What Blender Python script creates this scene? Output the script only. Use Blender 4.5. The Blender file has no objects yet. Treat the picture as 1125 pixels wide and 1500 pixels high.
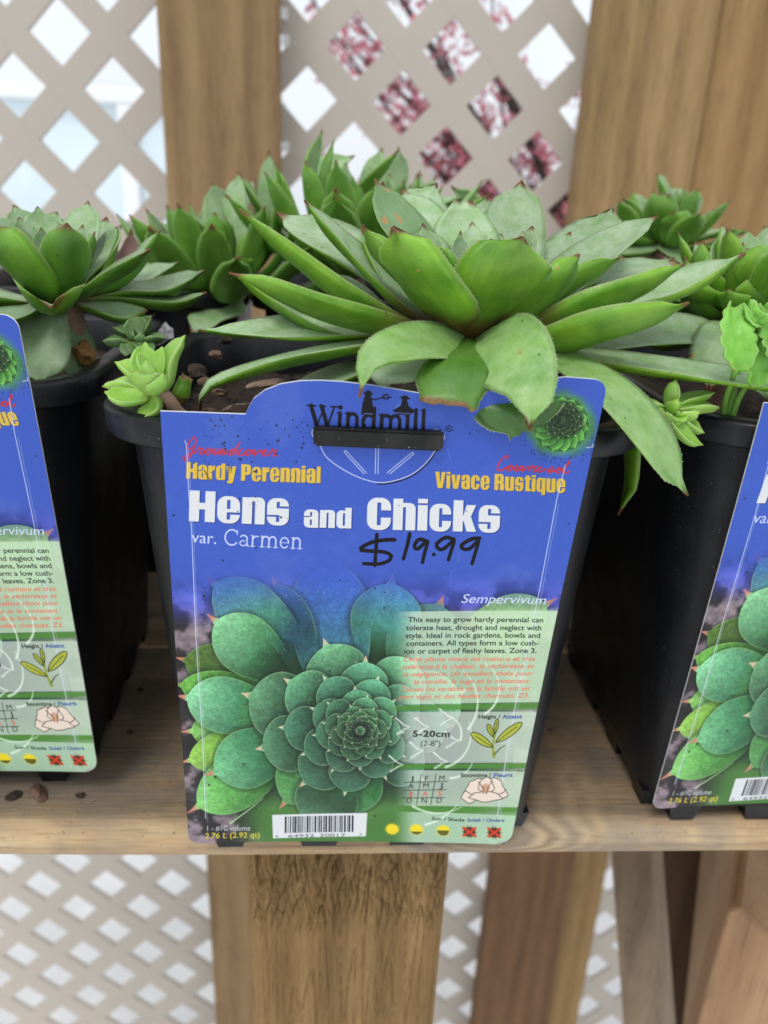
import bpy, bmesh, math, random
import numpy as np
from mathutils import Vector, Matrix
random.seed(7); RNG = np.random.default_rng(11)
S = bpy.context.scene
C = S.collection
rad = math.radians

# ------------------------------------------------------------------ camera
FPX = 1127.0                                   # focal length in photograph pixels (1125 x 1500)
CAM = np.array([0.0, 0.0, 0.224])
_p, _r, _y = rad(21.7), rad(2.5), rad(3.6)
Fw = np.array([math.sin(_y)*math.cos(_p), math.cos(_y)*math.cos(_p), -math.sin(_p)])
_R0 = np.cross(Fw, [0, 0, 1]); _R0 /= np.linalg.norm(_R0); _U0 = np.cross(_R0, Fw)
Rt = _R0*math.cos(_r)+_U0*math.sin(_r); Up = -_R0*math.sin(_r)+_U0*math.cos(_r)
cam = bpy.data.cameras.new('camera'); co = bpy.data.objects.new('camera', cam); C.objects.link(co)
co.matrix_world = Matrix(((Rt[0], Up[0], -Fw[0], CAM[0]), (Rt[1], Up[1], -Fw[1], CAM[1]), (Rt[2], Up[2], -Fw[2], CAM[2]), (0, 0, 0, 1)))
cam.sensor_fit = 'VERTICAL'; cam.sensor_height = 36; cam.lens = 36*FPX/1500
cam.clip_start = .01; cam.clip_end = 300
cam.dof.use_dof = True; cam.dof.focus_distance = .232; cam.dof.aperture_fstop = 12
S.camera = co
S.render.resolution_x = 768; S.render.resolution_y = 1024

# ------------------------------------------------------------------ world, sun, exposure
SUN_EL, SUN_AZ = 58, 205                       # degrees; azimuth measured clockwise from +Y
w = bpy.data.worlds.new('World'); S.world = w; w.use_nodes = True
nt = w.node_tree; nt.nodes.clear()
sky = nt.nodes.new('ShaderNodeTexSky'); sky.sky_type = 'NISHITA'; sky.sun_disc = False
sky.sun_elevation = rad(SUN_EL); sky.sun_rotation = rad(SUN_AZ); sky.dust_density = 3; sky.air_density = 1.4
hs = nt.nodes.new('ShaderNodeHueSaturation'); hs.inputs['Saturation'].default_value = .22; hs.inputs['Value'].default_value = 1.0
bg = nt.nodes.new('ShaderNodeBackground'); bg.inputs['Strength'].default_value = .15
ow = nt.nodes.new('ShaderNodeOutputWorld')
tcw = nt.nodes.new('ShaderNodeTexCoord'); cl = nt.nodes.new('ShaderNodeTexNoise'); cl.inputs['Scale'].default_value = 2.2; cl.inputs['Detail'].default_value = 5
nt.links.new(tcw.outputs['Generated'], cl.inputs['Vector']); cr = nt.nodes.new('ShaderNodeValToRGB'); cr.color_ramp.elements[0].position = .3; cr.color_ramp.elements[0].color = (.62,)*3+(1,); cr.color_ramp.elements[1].position = .6; cr.color_ramp.elements[1].color = (.92,)*3+(1,)
nt.links.new(cl.outputs['Fac'], cr.inputs[0]); mxw = nt.nodes.new('ShaderNodeMix'); mxw.data_type = 'RGBA'; nt.links.new(cr.outputs[0], mxw.inputs[0]); nt.links.new(hs.outputs[0], mxw.inputs[6]); mxw.inputs[7].default_value = (5.9, 6.3, 6.8, 1)   # overcast cloud sheet
nt.links.new(sky.outputs[0], hs.inputs['Color']); nt.links.new(mxw.outputs[2], bg.inputs[0]); nt.links.new(bg.outputs[0], ow.inputs[0])
sl = bpy.data.lights.new('sun', 'SUN'); sl.energy = 1.2; sl.angle = rad(18); sl.color = (1, .965, .91)
so = bpy.data.objects.new('sun', sl); C.objects.link(so)
_d = Vector((math.sin(rad(SUN_AZ))*math.cos(rad(SUN_EL)), math.cos(rad(SUN_AZ))*math.cos(rad(SUN_EL)), math.sin(rad(SUN_EL))))
so.rotation_euler = _d.to_track_quat('Z', 'Y').to_euler()
S.view_settings.view_transform = 'Standard'; S.view_settings.look = 'None'; S.view_settings.gamma = 1
S.view_settings.exposure = 0.2

# ------------------------------------------------------------------ helpers
def ray(x, y): return Fw+Rt*((x-562.5)/FPX)-Up*((y-750)/FPX)
def P(x, y, Y):                                 # the point at distance Y in front of the camera seen at photograph pixel x, y
    d = ray(x, y); return CAM+d*(Y/d[1])
def proj(X):                                    # world -> photograph pixels (n,3)->(n,2)
    d = np.asarray(X)-CAM; z = d@Fw
    return np.stack([562.5+FPX*(d@Rt)/z, 750-FPX*(d@Up)/z], -1)
def tag(o, label=None, cat=None, group=None, kind=None):
    if label: o['label'] = label
    if cat: o['category'] = cat
    if group: o['group'] = group
    if kind: o['kind'] = kind
    return o
def empty(name, loc=(0, 0, 0), rz=0):
    o = bpy.data.objects.new(name, None); C.objects.link(o); o.location = loc; o.rotation_euler = (0, 0, rz)
    o.empty_display_size = .02; return o
def link(name, me, parent=None, world=True):
    o = bpy.data.objects.new(name, me); C.objects.link(o)
    if parent is not None:
        o.parent = parent
        if world:
            M = Matrix.Identity(4); q = parent; chain = []
            while q is not None: chain.append(q); q = q.parent
            for q in reversed(chain): M = M @ q.matrix_parent_inverse @ q.matrix_basis
            o.matrix_parent_inverse = M.inverted()
    return o
def mesh(name, V, F, mats, parent=None, smooth=False, mi=None, uv=None, world=True):
    me = bpy.data.meshes.new(name); me.from_pydata([tuple(map(float, v)) for v in V], [], F)
    for m in (mats if isinstance(mats, (list, tuple)) else [mats]): me.materials.append(m)
    if mi is not None: me.polygons.foreach_set('material_index', mi)
    if smooth: me.polygons.foreach_set('use_smooth', [True]*len(me.polygons))
    if uv is not None:
        L = me.uv_layers.new(name='UVMap'); idx = np.empty(len(me.loops), int); me.loops.foreach_get('vertex_index', idx)
        L.data.foreach_set('uv', np.asarray(uv, float)[idx].ravel())
    me.update(); return link(name, me, parent, world)
def bm_obj(name, bm, mats, parent=None, smooth=False, world=True):
    me = bpy.data.meshes.new(name); bmesh.ops.recalc_face_normals(bm, faces=bm.faces); bm.to_mesh(me); bm.free()
    for m in (mats if isinstance(mats, (list, tuple)) else [mats]): me.materials.append(m)
    if smooth: me.polygons.foreach_set('use_smooth', [True]*len(me.polygons))
    return link(name, me, parent, world)
def box(name, x0, x1, y0, y1, z0, z1, m, parent=None, bevel=0, seg=2):
    bm = bmesh.new(); bmesh.ops.create_cube(bm, size=1)
    for v in bm.verts: v.co = Vector(((x0+x1)/2+v.co.x*(x1-x0), (y0+y1)/2+v.co.y*(y1-y0), (z0+z1)/2+v.co.z*(z1-z0)))
    if bevel: bmesh.ops.bevel(bm, geom=bm.edges[:], offset=bevel, segments=seg, affect='EDGES', profile=.6)
    return bm_obj(name, bm, m, parent, smooth=False)

class N:                                        # tiny node builder
    def __init__(s, name):
        s.m = bpy.data.materials.new(name); s.m.use_nodes = True; s.t = s.m.node_tree
        s.b = s.t.nodes['Principled BSDF']
    def n(s, typ, **k):
        o = s.t.nodes.new('ShaderNode'+typ)
        for a, v in k.items():
            if a.startswith('i_'):
                kk = a[2:].replace('_', ' '); o.inputs[int(kk) if kk.isdigit() else kk].default_value = v
            else: setattr(o, a, v)
        return o
    def l(s, a, b): s.t.links.new(a, b)
    def ramp(s, fac, stops, interp='LINEAR'):
        r = s.n('ValToRGB'); r.color_ramp.interpolation = interp; e = r.color_ramp.elements
        while len(e) < len(stops): e.new(.5)
        for q, (p, c) in zip(e, stops): q.position = p; q.color = tuple(c)+((1,) if len(c) == 3 else ())
        s.l(fac, r.inputs[0]); return r.outputs[0]
    def mix(s, fac, a, b, mode='MIX'):
        x = s.n('Mix', data_type='RGBA', blend_type=mode)
        for i, v in ((0, fac), (6, a), (7, b)):
            if hasattr(v, 'is_output'): s.l(v, x.inputs[i])
            else: x.inputs[i].default_value = v if i == 0 else tuple(v)+((1,) if len(v) == 3 else ())
        return x.outputs[2]
    def noise(s, vec, scale, detail=3, rough=.6, dist=0):
        o = s.n('TexNoise', i_Scale=scale, i_Detail=detail, i_Roughness=rough, i_Distortion=dist)
        if vec is not None: s.l(vec, o.inputs['Vector'])
        return o.outputs['Fac']
    def math(s, op, a, b=0.):
        o = s.n('Math', operation=op)
        for i, v in ((0, a), (1, b)):
            if hasattr(v, 'is_output'): s.l(v, o.inputs[i])
            else: o.inputs[i].default_value = v
        return o.outputs[0]
    def bump(s, h, strength=.3, dist=.001, prev=None):
        o = s.n('Bump', i_Strength=strength, i_Distance=dist); s.l(h, o.inputs['Height'])
        if prev is not None: s.l(prev, o.inputs['Normal'])
        s.l(o.outputs[0], s.b.inputs['Normal']); return o.outputs[0]
    def coords(s, scale=(1, 1, 1), kind='Object', loc=(0, 0, 0), rot=(0, 0, 0)):
        t = s.n('TexCoord'); mp = s.n('Mapping'); mp.inputs['Scale'].default_value = scale
        mp.inputs['Location'].default_value = loc; mp.inputs['Rotation'].default_value = rot
        s.l(t.outputs[kind], mp.inputs[0]); return mp.outputs[0]
    def set(s, **k):
        for a, v in k.items(): s.b.inputs[a.replace('_', ' ')].default_value = v
        return s

def wood(name, axis, c_lo, c_mid, c_hi, seed=0, grain=1., bumps=.35, rough=.75, knot=None, grey=0., chips=None):
    n = N(name); st = {'x': (1, 14, 14), 'y': (14, 1, 14), 'z': (14, 14, 1)}[axis]
    v = n.coords(tuple(q*1. for q in st), loc=(seed, seed*.7, seed*.3))
    vec = v
    if knot:                                     # grain lines bend round a knot
        t = n.n('TexCoord'); sub = n.n('VectorMath', operation='SUBTRACT'); n.l(t.outputs['Object'], sub.inputs[0]); sub.inputs[1].default_value = knot[:3]
        sc = n.n('VectorMath', operation='MULTIPLY'); n.l(sub.outputs[0], sc.inputs[0]); sc.inputs[1].default_value = knot[3]
        ln = n.n('VectorMath', operation='LENGTH'); n.l(sc.outputs[0], ln.inputs[0])
        kd = ln.outputs['Value']
    big = n.noise(v, 3.2*grain, 3, .55, 1.2); fine = n.noise(v, 26*grain, 4, .7, .3)
    wv = n.n('TexWave', wave_type='BANDS', bands_direction={'x': 'Z', 'y': 'X', 'z': 'X'}[axis], i_Scale=1.1*grain, i_Distortion=9., i_Detail=3., i_Detail_Scale=.7)
    n.l(v, wv.inputs[0])
    g = n.math('ADD', n.math('MULTIPLY', wv.outputs['Fac'], .13), n.math('ADD', n.math('MULTIPLY', big, .45), n.math('MULTIPLY', fine, .42)))
    if knot:
        rings = n.math('SINE', n.math('ADD', n.math('MULTIPLY', kd, 26.), n.math('MULTIPLY', n.noise(v, 2.4, 3), 17.)))
        k = n.n('MapRange', clamp=True); n.l(kd, k.inputs[0]); k.inputs[1].default_value = .55; k.inputs[2].default_value = 1.5; k.inputs[3].default_value = 1; k.inputs[4].default_value = 0
        rg = n.math('ADD', n.math('MULTIPLY', rings, .13), .48)
        mx = n.n('Mix', data_type='FLOAT'); n.l(k.outputs[0], mx.inputs[0]); n.l(g, mx.inputs[2]); n.l(rg, mx.inputs[3]); g = mx.outputs[0]
    col = n.ramp(g, [(.28, c_lo), (.52, c_mid), (.78, c_hi)])
    pore = n.ramp(n.noise(v, 60*grain, 2, .5), [(.30, (.55,)*3), (.44, (1,)*3)])
    col = n.mix(.55, col, pore, 'MULTIPLY')
    if grey:
        tv = n.coords((2.2, 6, 6), loc=(seed, 2, 0)); tf = n.ramp(n.noise(tv, 4., 4, .7, .6), [(.40, (0,)*3), (.62, (1,)*3)]); col = n.mix(n.math('MULTIPLY', tf, .55), col, (.36, .215, .105))
        gv = n.coords((5, 5, 5), loc=(seed+3, 0, 0)); gf = n.ramp(n.noise(gv, 5., 4, .65), [(.42, (0,)*3), (.66, (1,)*3)])
        col = n.mix(n.math('MULTIPLY', gf, grey), col, (.24, .21, .175))
        ge = n.n('NewGeometry'); sz = n.n('SeparateXYZ'); n.l(ge.outputs['Normal'], sz.inputs[0])      # shade between the pots painted on upward faces, mottled with dirt
        dz = n.math('MULTIPLY', n.ramp(sz.outputs['Z'], [(.93, (0,)*3), (1, (1,)*3)]), n.math('ADD', n.math('MULTIPLY', gf, .35), .42)); col = n.mix(dz, col, (.135, .108, .082))
        sp = n.ramp(n.noise(gv, 90., 2, .6), [(.27, (.35,)*3), (.36, (1,)*3)]); col = n.mix(.6, col, sp, 'MULTIPLY')
    if knot:
        k2 = n.n('MapRange', clamp=True); n.l(kd, k2.inputs[0]); k2.inputs[1].default_value = .08; k2.inputs[2].default_value = .34; k2.inputs[3].default_value = .8; k2.inputs[4].default_value = 0
        col = n.mix(k2.outputs[0], col, (.085, .06, .04))
    n.l(col, n.b.inputs['Base Color']); n.set(Roughness=rough, Specular_IOR_Level=.25)
    h = n.math('ADD', fine, n.math('MULTIPLY', n.noise(v, 60*grain, 2, .5), .6))
    b = n.bump(h, bumps, .0012)
    if chips is not None:
        cv = n.coords((120, 60, 18)); ch = n.noise(cv, 1., 4, .75, .8)
        n.bump(ch, 1., chips, b)
    return n.m

M = {}
M['shelf'] = wood('weathered shelf wood', 'x', (.20, .13, .07), (.45, .32, .18), (.64, .48, .29), 1., 1., .5, .8, knot=(.064, .2325, -.006, (26, 0, 75)), grey=.75)
M['shelf_back'] = wood('brown back board wood', 'x', (.15, .10, .055), (.30, .205, .115), (.42, .30, .18), 5., 1., .4, .8, grey=.5)
M['post'] = wood('brown cedar post wood', 'z', (.16, .097, .045), (.255, .165, .08), (.33, .22, .115), 2., .5, .2, .7)
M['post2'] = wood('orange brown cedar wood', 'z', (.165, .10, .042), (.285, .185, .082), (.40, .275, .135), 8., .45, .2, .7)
M['post3'] = wood('golden plank wood', 'z', (.18, .105, .035), (.29, .18, .075), (.40, .26, .115), 4., .4, .2, .7)
M['post_dark'] = wood('shade darkened post wood', 'z', (.06, .034, .018), (.10, .056, .03), (.14, .08, .042), 12., .5, .2, .7)  # shaded spot beside the brace is painted into this dark wood colour
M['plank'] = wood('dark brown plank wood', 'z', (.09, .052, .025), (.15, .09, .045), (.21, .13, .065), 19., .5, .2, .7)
M['post_shade'] = wood('reddish shade toned board wood', 'z', (.09, .045, .022), (.165, .085, .04), (.23, .125, .06), 22., .5, .2, .7)  # reddish wood with the shade under the shelf mixed into its colour
M['leg'] = wood('rough sawn leg wood', 'z', (.09, .048, .017), (.215, .13, .052), (.34, .22, .10), 6., .8, .8, .85)
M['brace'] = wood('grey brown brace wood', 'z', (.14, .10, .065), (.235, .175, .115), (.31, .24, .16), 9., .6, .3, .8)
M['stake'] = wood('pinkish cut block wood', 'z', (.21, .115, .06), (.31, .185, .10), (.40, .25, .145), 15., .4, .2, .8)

def plastic(name, base=(.006, .007, .009), rough=.42, dirt=.5):
    n = N(name); v = n.coords((1, 1, 1))
    sp = n.ramp(n.noise(v, 900., 2, .6), [(.70, (0,)*3), (.76, (1,)*3)])
    big = n.noise(v, 45., 3, .6)
    col = n.mix(n.math('MULTIPLY', sp, n.math('MULTIPLY', big, dirt)), base, (.25, .25, .24))
    st = n.ramp(n.noise(n.coords((22, 22, 3)), 4., 4, .7), [(.50, (0,)*3), (.72, (1,)*3)]); col = n.mix(n.math('MULTIPLY', st, .35*dirt), col, (.045, .043, .04))
    n.l(col, n.b.inputs['Base Color'])
    n.l(n.ramp(big, [(.3, (rough-.07,)*3), (.7, (rough+.12,)*3)]), n.b.inputs['Roughness'])
    n.set(Specular_IOR_Level=.26); n.bump(n.noise(v, 1800., 2, .5), .12, .0004); return n.m
M['pot'] = plastic('black pot plastic', (.007, .0075, .009), .40, .7)
M['rim'] = plastic('dusty black rim plastic', rough=.36, dirt=.9)
M['slot'] = plastic('black hanging tab plastic', (.008,)*3, .38, 1.3)

def simple(name, col, rough=.6, var=.25, scale=40., bump=.2, bd=.001, **k):
    n = N(name); v = n.coords((1, 1, 1)); f = n.noise(v, scale, 4, .65)
    lo = tuple(c*(1-var) for c in col); hi = tuple(min(1, c*(1+var)) for c in col)
    n.l(n.ramp(f, [(.3, lo), (.7, hi)]), n.b.inputs['Base Color']); n.set(Roughness=rough, **k)
    if bump: n.bump(n.noise(v, scale*4, 3, .6), bump, bd)
    return n.m
M['lattice'] = simple('almond lattice vinyl', (.445, .395, .34), .55, .05, 3., .05)
M['ground'] = simple('pale concrete', (.84, .83, .81), .85, .09, 3., .25, .004)
M['soil'] = simple('dark potting soil', (.035, .022, .014), .95, .6, 160., 1., .003)
M['bark'] = simple('brown bark chip', (.10, .058, .036), .85, .45, 120., .6, .001)
M['bark_pink'] = simple('dry pinkish leaf litter', (.25, .165, .125), .8, .4, 120., .5, .001)
M['perlite'] = simple('white perlite', (.78, .76, .74), .9, .06, 300., .4, .0006)
M['orange_chip'] = simple('orange wood chip', (.42, .22, .07), .85, .3, 200., .5, .0006)
M['trunk'] = simple('dark tree bark', (.05, .035, .03), .9, .3, 30., .6, .004)
M['white_frame'] = simple('white painted frame', (.8, .82, .84), .5, .03, 4., .03)
M['poly'] = simple('pale blue greenhouse sheet', (.66, .76, .82), .35, .06, 2., .03)
M['card_edge'] = simple('white card edge', (.74, .74, .76), .5, .03, 100., 0)
M['dead'] = simple('dead brown leaf tip', (.26, .15, .06), .8, .45, 400., .6, .0008)
M['stem'] = simple('pinkish plant stem', (.36, .22, .15), .6, .25, 300., .3, .0005, Subsurface_Weight=.1, Subsurface_Scale=.002)
M['screw'] = simple('galvanised staple', (.6, .58, .55), .35, .1, 50., 0, Metallic=.8)

def leafmat(name, green, pale, dusty, red=(.15, .045, .02), base=(.19, .085, .045), base_w=.13, tip_w=.024, spots=.0, edge=(.33, .44, .16), rough=.42, core=1.):
    """UV.x runs across the blade, UV.y from base to tip"""
    n = N(name); uv = n.n('UVMap'); uv.uv_map = 'UVMap'; sx = n.n('SeparateXYZ'); n.l(uv.outputs[0], sx.inputs[0])
    oi = n.n('ObjectInfo'); v = n.coords((1, 1, 1))
    jit = n.n('VectorMath', operation='ADD'); n.l(v, jit.inputs[0]); n.l(oi.outputs['Random'], jit.inputs[1])
    vj = jit.outputs[0]
    bl = n.noise(vj, 60., 3, .6)
    col = n.mix(n.ramp(bl, [(.35, (0,)*3), (.7, (1,)*3)]), green, pale)
    # long soft veins
    vs = n.n('Mapping'); vs.inputs['Scale'].default_value = (26, 2.2, 1); n.l(uv.outputs[0], vs.inputs[0])
    col = n.mix(.35, col, n.ramp(n.noise(vs.outputs[0], 1., 3, .6), [(.3, (.72,)*3), (.7, (1.15,)*3)]), 'MULTIPLY')
    if dusty[3] > 0:  # dust and waxy bloom, with sky sheen put into the colour
        dn = n.noise(vj, 150., 5, .75); df = n.math('MULTIPLY', n.ramp(dn, [(.36, (.25,)*3), (.62, (1,)*3)]), dusty[3])
        col = n.mix(df, col, dusty[:3])
    hue = n.n('HueSaturation'); n.l(col, hue.inputs['Color']); n.l(n.math('ADD', n.math('MULTIPLY', oi.outputs['Random'], .34), .83), hue.inputs['Value']); hue.inputs['Hue'].default_value = .5
    col = hue.outputs[0]
    # paler margin, reddish base and tip
    ed = n.math('ABSOLUTE', n.math('SUBTRACT', sx.outputs[0], .5))
    if core < 1: col = n.mix(1., col, n.ramp(ed, [(.05, (core, core*1.02, core)), (.44, (1.1, 1.05, 1))]), 'MULTIPLY')
    ef = n.ramp(ed, [(.465, (0,)*3), (.495, (1,)*3)]); col = n.mix(n.math('MULTIPLY', ef, .75), col, edge)
    bn = n.math('ADD', sx.outputs[1], n.math('MULTIPLY', n.math('SUBTRACT', bl, .5), .16))
    bf = n.ramp(bn, [(max(.0, base_w-.12), (1,)*3), (base_w+.09, (0,)*3)]); col = n.mix(n.math('MULTIPLY', bf, .8), col, base)
    tf = n.ramp(n.math('ADD', bn, n.math('MULTIPLY', ed, .05)), [(1-tip_w*1.5, (0,)*3), (1-tip_w*.3, (1,)*3)]); col = n.mix(tf, col, red)
    # little scars
    sc_ = n.noise(vj, 230., 2, .5); sf = n.ramp(sc_, [(.75-spots, (0,)*3), (.765-spots, (1,)*3)]); col = n.mix(sf, col, (.40, .23, .08))
    dk = n.ramp(n.noise(vj, 420., 1, .5), [(.205, (1,)*3), (.23, (0,)*3)]); col = n.mix(dk, col, (.02, .018, .01))
    n.l(col, n.b.inputs['Base Color'])
    n.l(n.ramp(n.noise(vj, 130., 4, .7), [(.3, (rough-.1,)*3), (.7, (rough+.16,)*3)]), n.b.inputs['Roughness'])
    n.set(Subsurface_Weight=.22, Subsurface_Radius=(.6, 1., .25), Subsurface_Scale=.0016, Specular_IOR_Level=.42)
    b = n.bump(n.noise(vj, 55., 3, .5), .5, .0016)
    n.bump(n.noise(vj, 2100., 2, .6), .35, .0004, b)
    return n.m
L = {}
L['hero_up'] = leafmat('pale grey green leaf face', (.135, .285, .06), (.24, .41, .14), (.47, .55, .42, .62), base_w=.2)
L['hero_lo'] = leafmat('vivid green leaf back', (.085, .245, .012), (.225, .45, .032), (.28, .42, .1, .05), rough=.36, base_w=.36, base=(.15, .04, .025), core=.62)
L['spot_up'] = leafmat('scarred leaf face', (.10, .22, .06), (.17, .30, .11), (.30, .42, .26, .4), spots=.11, base_w=.2)
L['droop_up'] = leafmat('dusty drooping leaf face', (.10, .25, .03), (.20, .38, .07), (.42, .54, .30, .42), rough=.34, base_w=.0)
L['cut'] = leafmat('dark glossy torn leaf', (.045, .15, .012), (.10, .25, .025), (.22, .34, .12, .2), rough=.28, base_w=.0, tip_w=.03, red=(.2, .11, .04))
L['deep'] = leafmat('dark green torn leaf', (.025, .085, .010), (.06, .15, .02), (.15, .24, .10, .1), rough=.28, base_w=.0, tip_w=.03, red=(.2, .11, .04))  # this leaf's own darker green
L['left_up'] = leafmat('dull green leaf face', (.12, .25, .055), (.22, .36, .13), (.44, .53, .40, .52), base=(.17, .06, .045), base_w=.16)
L['left_lo'] = leafmat('dark green leaf back', (.06, .19, .012), (.14, .32, .024), (.2, .32, .09, .06), base=(.17, .06, .045), base_w=.16, tip_w=.05, core=.7)
L['back_up'] = leafmat('soft grey green leaf face', (.13, .27, .055), (.24, .41, .13), (.46, .55, .40, .5))
L['back_lo'] = leafmat('deep green leaf back', (.075, .21, .015), (.16, .35, .035), (.24, .36, .1, .1))
L['chick'] = leafmat('bright lime leaf', (.18, .40, .03), (.32, .55, .06), (.48, .62, .30, .25), red=(.32, .42, .08), tip_w=.02, base=(.36, .30, .08), base_w=.08, edge=(.5, .64, .3))
L['weed'] = leafmat('fresh green weed leaf', (.12, .36, .03), (.2, .48, .06), (.4, .6, .2, .1), red=(.2, .42, .06), base=(.2, .42, .06), edge=(.3, .5, .15))
L['dark'] = leafmat('dark chick leaf', (.05, .12, .03), (.10, .2, .06), (.2, .28, .12, .2), base=(.16, .15, .05), tip_w=.03)
L['purple'] = leafmat('purple withered leaf', (.20, .095, .09), (.27, .15, .13), (.3, .2, .18, .3), edge=(.3, .15, .12))
n_ = N('pale leaf hairs'); n_.set(Base_Color=(.62, .72, .48, 1), Roughness=.5, Subsurface_Weight=.2, Subsurface_Scale=.001); M['cilia'] = n_.m

def curve(pts, n):
    """smooth curve through the points (Catmull-Rom), n+1 samples evenly spaced in length"""
    pts = np.asarray(pts, float)
    if len(pts) == 2: pts = np.array([pts[0], (pts[0]+pts[1])/2, pts[1]])
    q = np.vstack([2*pts[0]-pts[1], pts, 2*pts[-1]-pts[-2]]); out = []
    for i in range(1, len(q)-2):
        for t in np.linspace(0, 1, 24, endpoint=False):
            a, b, c, d = q[i-1:i+3]
            out.append(.5*((2*b)+(c-a)*t+(2*a-5*b+4*c-d)*t*t+(3*b-3*c+d-a)*t**3))
    out.append(q[-2]); out = np.array(out)
    s = np.r_[0, np.cumsum(np.linalg.norm(np.diff(out, axis=0), axis=1))]
    u = np.linspace(0, s[-1], n+1); return np.stack([np.interp(u, s, out[:, k]) for k in range(3)], 1)

def leaf(parent, pts, width, up, lo, cup=.16, thick=.0025, peak=.62, point=2.3, roll=0, root=.5, hairs=True, cut=0, nv=18, nu=8, side=None, name='leaf', wob=.04, twist=0):
    """fleshy blade along pts; the upper face (material up) looks back over the plant's middle"""
    c = curve(pts, nv); nv1 = nv+1
    T = np.gradient(c, axis=0); T /= np.linalg.norm(T, axis=1)[:, None]
    out = (c[-1]-c[0]); out[2] = 0
    if side is None:
        sd = np.cross(out, [0, 0, 1.]); sd /= max(1e-6, np.linalg.norm(sd))
    else: sd = np.asarray(side, float); sd /= np.linalg.norm(sd)
    V = []; UV = []; ph = RNG.random()*6; Wd = []; tm = .95 if cut else 1.
    us = np.linspace(-1, 1, nu+1); us = np.sign(us)*np.abs(us)**.85
    ups, los = [], []
    for i in range(nv1):
        t = i/nv
        Sd = sd-T[i]*(sd@T[i]); Sd /= np.linalg.norm(Sd); Nn = np.cross(Sd, T[i])
        a = rad(roll+twist*t); S2 = Sd*math.cos(a)+Nn*math.sin(a); N2 = -Sd*math.sin(a)+Nn*math.cos(a)
        if t < peak: q = t/peak; wd = root+(1-root)*(q*q*(3-2*q))**.8
        else:
            q = (t-peak)/(1-peak); wd = max(0., 1-q**point)**.72
            if cut: wd = max(wd, cut*(1-.15*q))
        wd = wd*width/2*(1+wob*math.sin(t*9+ph)) + (0 if i < nv else 0)
        if i == nv-1 and not cut: wd = max(wd*.55, .0009)
        if i == nv and not cut: wd = .00025
        Wd.append(wd)
        th = thick*(.55+.45*math.sin(math.pi*min(1, t*.9+.1)))*(1 if t < .85 else max(.12, (1-t)/.15)) if not cut else thick*(1-.35*t)
        th = min(th, wd*1.1+.0002)
        jag = (RNG.random(nu+1)-.5)*.0022 if (cut and i == nv) else np.zeros(nu+1)
        r1, r2 = [], []
        for j, u in enumerate(us):
            hu = cup*wd*(u*u-.35)*(1.6 if t > .3 else .8+2.6*t)
            e = (1-u*u)
            b = c[i]+S2*(u*wd)+T[i]*jag[j]
            rip = .00035*min(1.5, (width/.021)**2)*math.sin(u*5+t*11+ph)
            r1.append(len(V)); V.append(b+N2*(hu+th*.28*e+rip)); UV.append(((u+1)/2, t*tm))
            if 0 < j < nu: r2.append(len(V)); V.append(b+N2*(hu-th*.95*e**.75+rip)); UV.append(((u+1)/2, t*tm))
            else: r2.append(r1[-1])
        ups.append(r1); los.append(r2)
    F = []; mi = []
    for i in range(nv):
        k = 0
        for j in range(nu):
            F.append((ups[i][j], ups[i][j+1], ups[i+1][j+1], ups[i+1][j])); mi.append(2 if k else 0)
            F.append((los[i][j+1], los[i][j], los[i+1][j], los[i+1][j+1])); mi.append(2 if k else 1)
    for rr, s in ((0, 1), (nv, -1)):
        for j in range(nu):
            f = [ups[rr][j], ups[rr][j+1]]+([los[rr][j+1]] if los[rr][j+1] != ups[rr][j+1] else [])+([los[rr][j]] if los[rr][j] != ups[rr][j] else [])
            if len(f) >= 3: F.append(tuple(f if s < 0 else f[::-1])); mi.append(2 if cut and rr else 1)
    if hairs:
        Lh = .00042
        for i in range(2, nv-1):
            for s_, j in ((-1, 0), (1, nu)):
                for f in (0., .33, .66):
                    a, b = np.array(V[ups[i][j]]), np.array(V[ups[i+1][j]])
                    p0 = a*(1-f)+b*f; d = (b-a)/max(1e-9, np.linalg.norm(b-a))
                    Sd = sd-T[i]*(sd@T[i]); Sd /= np.linalg.norm(Sd)
                    o_ = Sd*s_+d*.5+RNG.normal(0, .25, 3); o_ /= np.linalg.norm(o_); q = len(V)
                    nn = np.cross(o_, d); hw = .00011
                    V += [p0-d*hw, p0+d*hw, p0+nn*hw, p0+o_*Lh*(.7+.6*RNG.random())]; UV += [(.5, .5)]*4
                    F += [(q, q+1, q+3), (q+1, q+2, q+3), (q+2, q, q+3)]; mi += [3]*3
    return mesh(name, V, F, [up, lo, M['dead'], M['cilia']], parent, True, mi, UV)

# ------------------------------------------------------------------ the printed care card (artwork computed here, in card space)
CW, CH, V0, RES = .119, .192, .019, 9.0         # card canvas: metres wide, high, metres above the datum corner; texels per mm
class Plane:
    """card plane: datum corner A, unit u (right), unit v (down)"""
    def __init__(s, A, lean, rho):
        s.A = np.array(A, float); V = np.array([0, -math.sin(rad(lean)), math.cos(rad(lean))]); X = np.array([1., 0, 0])
        s.u = X*math.cos(rad(rho))-V*math.sin(rad(rho)); s.v = -V*math.cos(rad(rho))-X*math.sin(rad(rho)); s.n = np.cross(s.u, -s.v)
    def at(s, u, v, off=0): return s.A+s.u*u+s.v*v+s.n*off*-1
    def uv(s, x, y):
        d = ray(x, y); k = ((s.A-CAM)@s.n)/(d@s.n); q = CAM+d*k-s.A; return q@s.u, q@s.v
HP = Plane(P(235, 602, .199), 6.8, 1.3)
IW, IH = int(CW*1000*RES), int(CH*1000*RES)
def px2tex(pts):
    o = []
    for x, y in pts:
        u, v = HP.uv(x, y); o.append(((u+.002)*1000*RES, (v+V0)*1000*RES))
    return np.array(o)
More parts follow.
